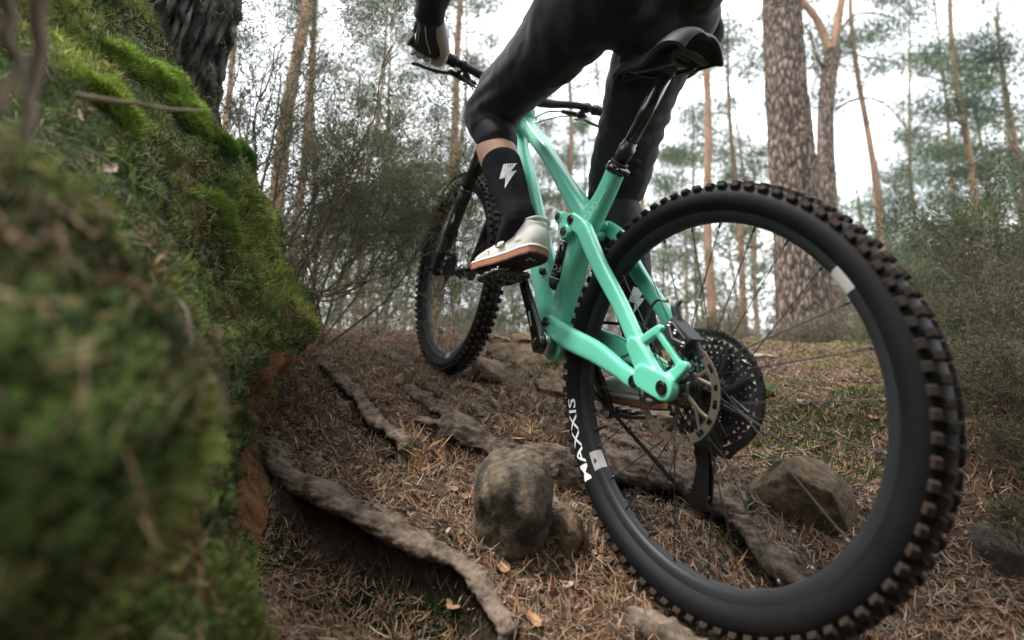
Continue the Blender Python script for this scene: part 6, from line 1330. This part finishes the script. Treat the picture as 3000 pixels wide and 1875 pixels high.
# shoes: lofted from heel to toe
def shoe(org, yaw, pitch, s, roll=0):
    root = empty('shoe', parent=rider)
    root.matrix_local = Matrix.Translation(org) @ Matrix.Rotation(yaw, 4, 'Z') @ Matrix.Rotation(-pitch, 4, 'Y') @ Matrix.Rotation(R_(-roll), 4, 'X') @ Matrix.Diagonal((.95, 1, 1, 1))
    # local: x forward from heel (0) to toe (.292), z up from sole bottom
    def outl(x): return np.interp(x, [0, .012, .04, .09, .15, .20, .245, .275, .290], [.012, .030, .037, .036, .040, .049, .046, .032, .010])
    xs = np.array([.0, .004, .012, .03, .06, .10, .14, .18, .215, .245, .268, .282, .290]); segs = 36
    def loft(z0f, z1f, inset, name, mt, rows=8, top=False):
        V = []; 
        A = np.linspace(0, 2 * math.pi, 72, endpoint=False)
        for k in range(rows + 1):
            t = k / rows
            cx_ = .146; ring = []
            for a in A:
                x = .146 - .146 * math.cos(a); x = min(max(x, .0005), .2915); w = outl(x) * (1 if math.sin(a) >= 0 else -1) * min(1, abs(math.sin(a)) * 6 + 0.0)
                z = z0f(x) * (1 - t) + z1f(x) * t; y = w * (1 - inset * (0 if not top else 0))
                ring.append((.146 + (x - .146) * (1 - inset), y * (1 - inset) + s * .004 * math.sin(x * 11), z))
            V.append(ring)
        V = np.array(V).reshape(-1, 3); n = 72; j = np.arange(n); j2 = (j + 1) % n
        Q = [np.stack([k * n + j, (k + 1) * n + j, (k + 1) * n + j2, k * n + j2], 1) for k in range(rows)]
        c0 = V[:n].mean(0); c1 = V[-n:].mean(0); V = np.vstack([V, c0, c1]); T = [np.stack([np.full(n, len(V) - 2), j, j2], 1), np.stack([np.full(n, len(V) - 1), rows * n + j2, rows * n + j], 1)]
        return mesh_np(name, V, [np.concatenate(Q), np.concatenate(T)], None, True)
    rock = lambda x: .020 * max(0, (x - .20) / .09) ** 2 + .003 * max(0, (.03 - x) / .03)
    obj('sole_tread', loft(lambda x: rock(x) - .001, lambda x: rock(x) + .0035, .012, 'sole_tread', MAT['sole_dark']), MAT['sole_dark'], root)
    so = obj('sole', loft(lambda x: rock(x) + .0015, lambda x: rock(x) + .017, 0, 'sole', MAT['gum']), MAT['gum'], root)
    bv = so.modifiers.new('b', 'BEVEL'); bv.width = .003; bv.segments = 2; bv.limit_method = 'ANGLE'
    obj('midsole_stripe', loft(lambda x: rock(x) + .0165, lambda x: rock(x) + .0235, -.004, 'midsole_stripe', MAT['shoe'], 2), MAT['shoe'], root)
    # upper as rings along x melted together
    u_ = MB(); X = np.array([.030, .06, .10, .14, .18, .215, .245, .268]); H = np.array([.052, .050, .047, .044, .036, .028, .022, .016]); W = np.array([.0345, .0365, .036, .037, .041, .0445, .041, .030])
    D = spline(np.column_stack([X, np.zeros(8), .022 + H * .5 + np.array([rock(x) for x in X]) * .6, W, H * .72]), 34)
    u_.tube(D[:, :3], D[:, 3], D[:, 4], hint=(0, 0, 1), segs=28, round_cap=True, expo=2.5)
    u_.tube([(.055, 0, .04), (.050, 0, .080), (.046, 0, .096)], [.040, .038, .037], [.046, .043, .042], hint=(1, 0, 0), segs=28)
    u_.tube([(.10, 0, .05), (.085, 0, .082)], [.034, .033], [.03, .028], hint=(1, 0, 0), segs=24, round_cap=True)
    u_.tube([(.045, 0, .035), (.10, 0, .045), (.15, 0, .040)], [.036, .036, .034], [.036, .034, .026], hint=(0, 0, 1), segs=28, round_cap=True)
    up_ = remesh('shoe_upper', u_, .0028, 14, MAT['shoe'], root, lambda co: .0006 * fbm(co, 30, 2))
    # toe speckle: second material on the front of the upper
    up_.data.materials.append(MAT['speck'])
    co = np.empty(len(up_.data.polygons) * 3, np.float32); up_.data.polygons.foreach_get("center", co); co = co.reshape(-1, 3)
    mi = (co[:, 0] > .172).astype(np.int32); up_.data.polygons.foreach_set("material_index", mi)
    b = MB(); b.tube(spline([(.262, -.042, .021), (.285, -.026, .026), (.294, 0, .028), (.285, .026, .026), (.262, .042, .021)], 20), .003, .0095, hint=(0, 0, 1), segs=10, round_cap=True); obj('toe_bumper', b.mesh('toe_bumper'), MAT['gum'], root)
    b = MB(); b.tube(spline([(.125, s * .042, .045), (.128, s * .030, .072), (.118, 0, .082), (.112, -s * .026, .070)], 20), .0155, .0035, hint=(0, s, .5), segs=12, round_cap=True); b.box((.116, s * .036, .080), (.038, .006, .044), np.array(Matrix.Rotation(R_(-22 * s), 3, 'X')) @ np.array(Matrix.Rotation(R_(30), 3, 'Y'))); remesh('strap', b, .002, 3, MAT['shoe'], root)
    b = MB(); b.lathe([(0, .010), (.0125, .010), (.014, .0085), (.0145, 0), (.0155, -.001)][::-1], axis='Z', segs=28); o = obj('closure_dial', b.mesh('closure_dial'), MAT['shoe'], root); o.location = (.165, s * .010, .066); o.rotation_euler = (R_(-10 * s), R_(28), 0)
    b = MB(); b.tube(spline([(.04, s * .034, .090), (.016, s * .020, .096), (.011, 0, .098), (.016, -s * .020, .096), (.04, -s * .034, .090)], 20), .0045, segs=10, round_cap=True); b.tube(spline([(.04, s * .034, .090), (.07, s * .034, .084), (.095, s * .03, .078)], 10), .004, segs=10, round_cap=True); obj('collar_padding', b.mesh('collar_padding'), MAT['shoe'], root)
    b = MB(); 
    for q in ([(.075, s * .0375, .006), (.095, s * .0372, .016), (.115, s * .0375, .006)],): b.tube(spline(q, 14), .0006, segs=5)
    b.tube([(.155 + .006 * math.cos(t), s * (.0415 + .0003), .0095 + .0055 * math.sin(t)) for t in np.linspace(0, 5.2, 20)], .0008, segs=5)
    b.tube([(.155 + .003 * math.cos(t), s * (.0415 + .0003), .0095 + .003 * math.sin(t)) for t in np.linspace(1, 6, 14)], .0006, segs=5)
    obj('sole_print', b.mesh('sole_print'), MAT['twig'], root)
    # tread lugs under the sole
    b = MB()
    for x in np.arange(.03, .27, .016):
        w = outl(x) * .8
        for y in np.arange(-w, w, .014): b.lathe([(0, -.0015), (.0054, -.0015), (.0060, .001)], c=(x, y + s * .004 * math.sin(x * 11), rock(x)), axis='Z', segs=6)
    tag(obj('sole_lugs', b.mesh('sole_lugs', False), MAT['sole_dark'], root), kind='stuff')
    return root
pl = PEDC[1]; fpit = R_(-23.5)
shoe_o = A_(.392, .130, .164); shoe(Vector(shoe_o), R_(6.5), fpit, 1, -11)
shoe(Vector(A_(.164, -.128, -.112)), R_(-3), R_(-16), -1)
# jersey
b = MB(); limb(b, [pel + A_(.02, 0, .05), (pel + chest) / 2, chest, A_(.67, 0, 1.26)], [.175, .16, .175, .15], [.13, .125, .135, .10], hint=(0, 0, 1), segs=28)
for sh_, el_, wr_ in ((shL, elL, wrL), (shR, elR, wrR)):
    limb(b, [A_(.62, 0, 1.2) * .5 + sh_ * .5, sh_, sh_ * .5 + el_ * .5, el_, el_ * .5 + wr_ * .5, wr_ * .985 + el_ * .015], [.10, .085, .066, .062, .056, .042], n=26, segs=24)
remesh('jersey', b, .006, 5, MAT['jersey'], rider, lambda co: .006 * fbm(co, 12, 3) + .003 * np.sin(co[:, 2] * 90 + 3 * vnoise(co * 8)) * (np.abs(co[:, 1]) > .25))
b = MB(); limb(b, [headc + A_(-.05, 0, .07), headc + A_(.0, 0, .085), headc + A_(.06, 0, .07)], [.10, .115, .095], [.085, .10, .07], hint=(0, 0, 1), segs=28); remesh('helmet', b, .006, 4, MAT['matte'], rider)
# gloves: palm, knuckles and five separate fingers closed round the grip
def glove(sy, wr_):
    root = empty('glove', parent=rider); g = np.array([.861, sy * .350, .656])      # grip centre under the palm
    ax = unit(A_(-.02, sy * 1, .02)); dwn = unit(g - wr_); dwn = unit(dwn - ax * (dwn @ ax))         # wrist to grip
    nrm = unit(np.cross(ax, dwn)); nrm = nrm if nrm[0] > 0 else -nrm                                # forward over the bar
    ub = MB(); lb = MB()
    def W(a, f, d_): return g + ax * a + nrm * f + dwn * d_
    # back of the hand
    limb(ub, [wr_, wr_ * .5 + g * .5 + nrm * .012, W(.0, .016, -.028)], [.030, .040, .044], [.023, .021, .019], hint=tuple(nrm), n=12, segs=20)
    limb(ub, [W(-.036, .020, -.018), W(0, .025, -.020), W(.036, .019, -.014)], [.016, .018, .015], n=10)
    limb(ub, [wr_ + (wr_ - g) * .20, wr_], [.030, .031], n=6)
    fr_ = []
    for k, (a, r, ln) in enumerate(((-.034, .0108, 1.0), (-.012, .0112, 1.1), (.010, .0108, 1.04), (.031, .0095, .9))):
        fb = MB(); R1 = .0165 + r
        angs = np.radians(np.array([118, 78, 35, -8, -50, -100, -150]) if k else np.array([100, 70, 45, 20, -5, -30, -55]))
        Rk = R1 * (1 if k else 1.25)
        P = [g + ax * a + nrm * (math.cos(t) * Rk) - dwn * (math.sin(t) * Rk) for t in angs]
        limb(fb, P, [r * 1.05, r * 1.1, r * .98, r * 1.02, r * .93, r * .92, r * .80], n=18, segs=16); fr_.append(fb)
        f = remesh('glove_finger', fb, .0016, 3, MAT['glove_w'], root)
    tb_ = MB(); limb(tb_, [wr_ * .55 + g * .45 - ax * .02 - nrm * .006, W(-.040, -.006, -.026), W(-.050, -.020, -.004), W(-.046, -.020, .018), W(-.036, -.010, .027)], [.017, .0155, .0130, .0122, .0100], n=16, segs=16)
    remesh('glove_thumb', tb_, .0018, 3, MAT['glove_w'], root)
    gb = remesh('glove_back', ub, .0022, 5, MAT['glove_b'], root)
    pb = MB(); limb(pb, [wr_ + (wr_ - g) * .12 - nrm * .012, wr_ * .5 + g * .5 - nrm * .014 , W(-.0, -.020, -.022), W(.0, -.022, .002)], [.027, .034, .040, .036], [.016, .017, .014, .009], hint=tuple(nrm), n=14, segs=20)
    limb(pb, [wr_ * .5 + g * .5 - ax * .022 - nrm * .004, W(-.040, -.010, -.026)], [.020, .018], n=8)
    gp = remesh('glove_palm', pb, .0022, 4, MAT['glove_b'], root); th_ = MB(); limb(th_, [wr_ - ax * .020 - nrm * .012, wr_ * .5 + g * .5 - ax * .036 - nrm * .012, W(-.044, -.016, -.020)], [.016, .021, .018], n=12); remesh('glove_thumb_base', th_, .0022, 4, MAT['glove_w'], root)
    gbv = bvh_of(gp.data)
    if True:
        P = [wr_ * (1 - t) + g * t + -nrm * .05 + ax * (.034 - .045 * t) for t in np.linspace(-.05, .95, 14)]; drape(P, gbv, .0006, .0013, 'glove_piping', MAT['white_print'], gb)
        drape([wr_ * (1 - t) + g * t + -nrm * .04 + ax * (.045 - .01 * t) for t in np.linspace(.35, .8, 6)], gbv, .0004, .0009, 'glove_piping', MAT['grey_print'], gb)
        c = wr_ * .86 + g * .14 - nrm * .02 ; view = unit(A_(-.8, .55 * sy, .1))
        V, T = strips([[(-.019, 0), (.019, 0)]], .011, 10); P = []
        for x, y in V:
            h = gbv.find_nearest(Vector(c + view * .04 + ax * x + dwn * y)); P.append(np.array(h[0]) + np.array(h[1]) * .0009)
        obj('glove_patch', mesh_np('glove_patch', np.array(P), T), MAT['leaf_pale'], gb)
        cdisc = W(.046, -.01, -.016); h = bvh_of(gb.data).find_nearest(Vector(cdisc + ax * .03 - nrm * .01)); b = MB(); b.lathe([(0, .0012), (.0085, .0010), (.0105, .0002)][::-1], axis='Z', segs=24); o = obj('glove_badge', b.mesh('glove_badge'), MAT['white_print'], gb)
        o.location = Vector(h[0]) + h[1] * .001; o.rotation_mode = 'QUATERNION'; o.rotation_quaternion = h[1].to_track_quat('Z', 'Y')
glove(1, wrL); glove(-1, wrR)
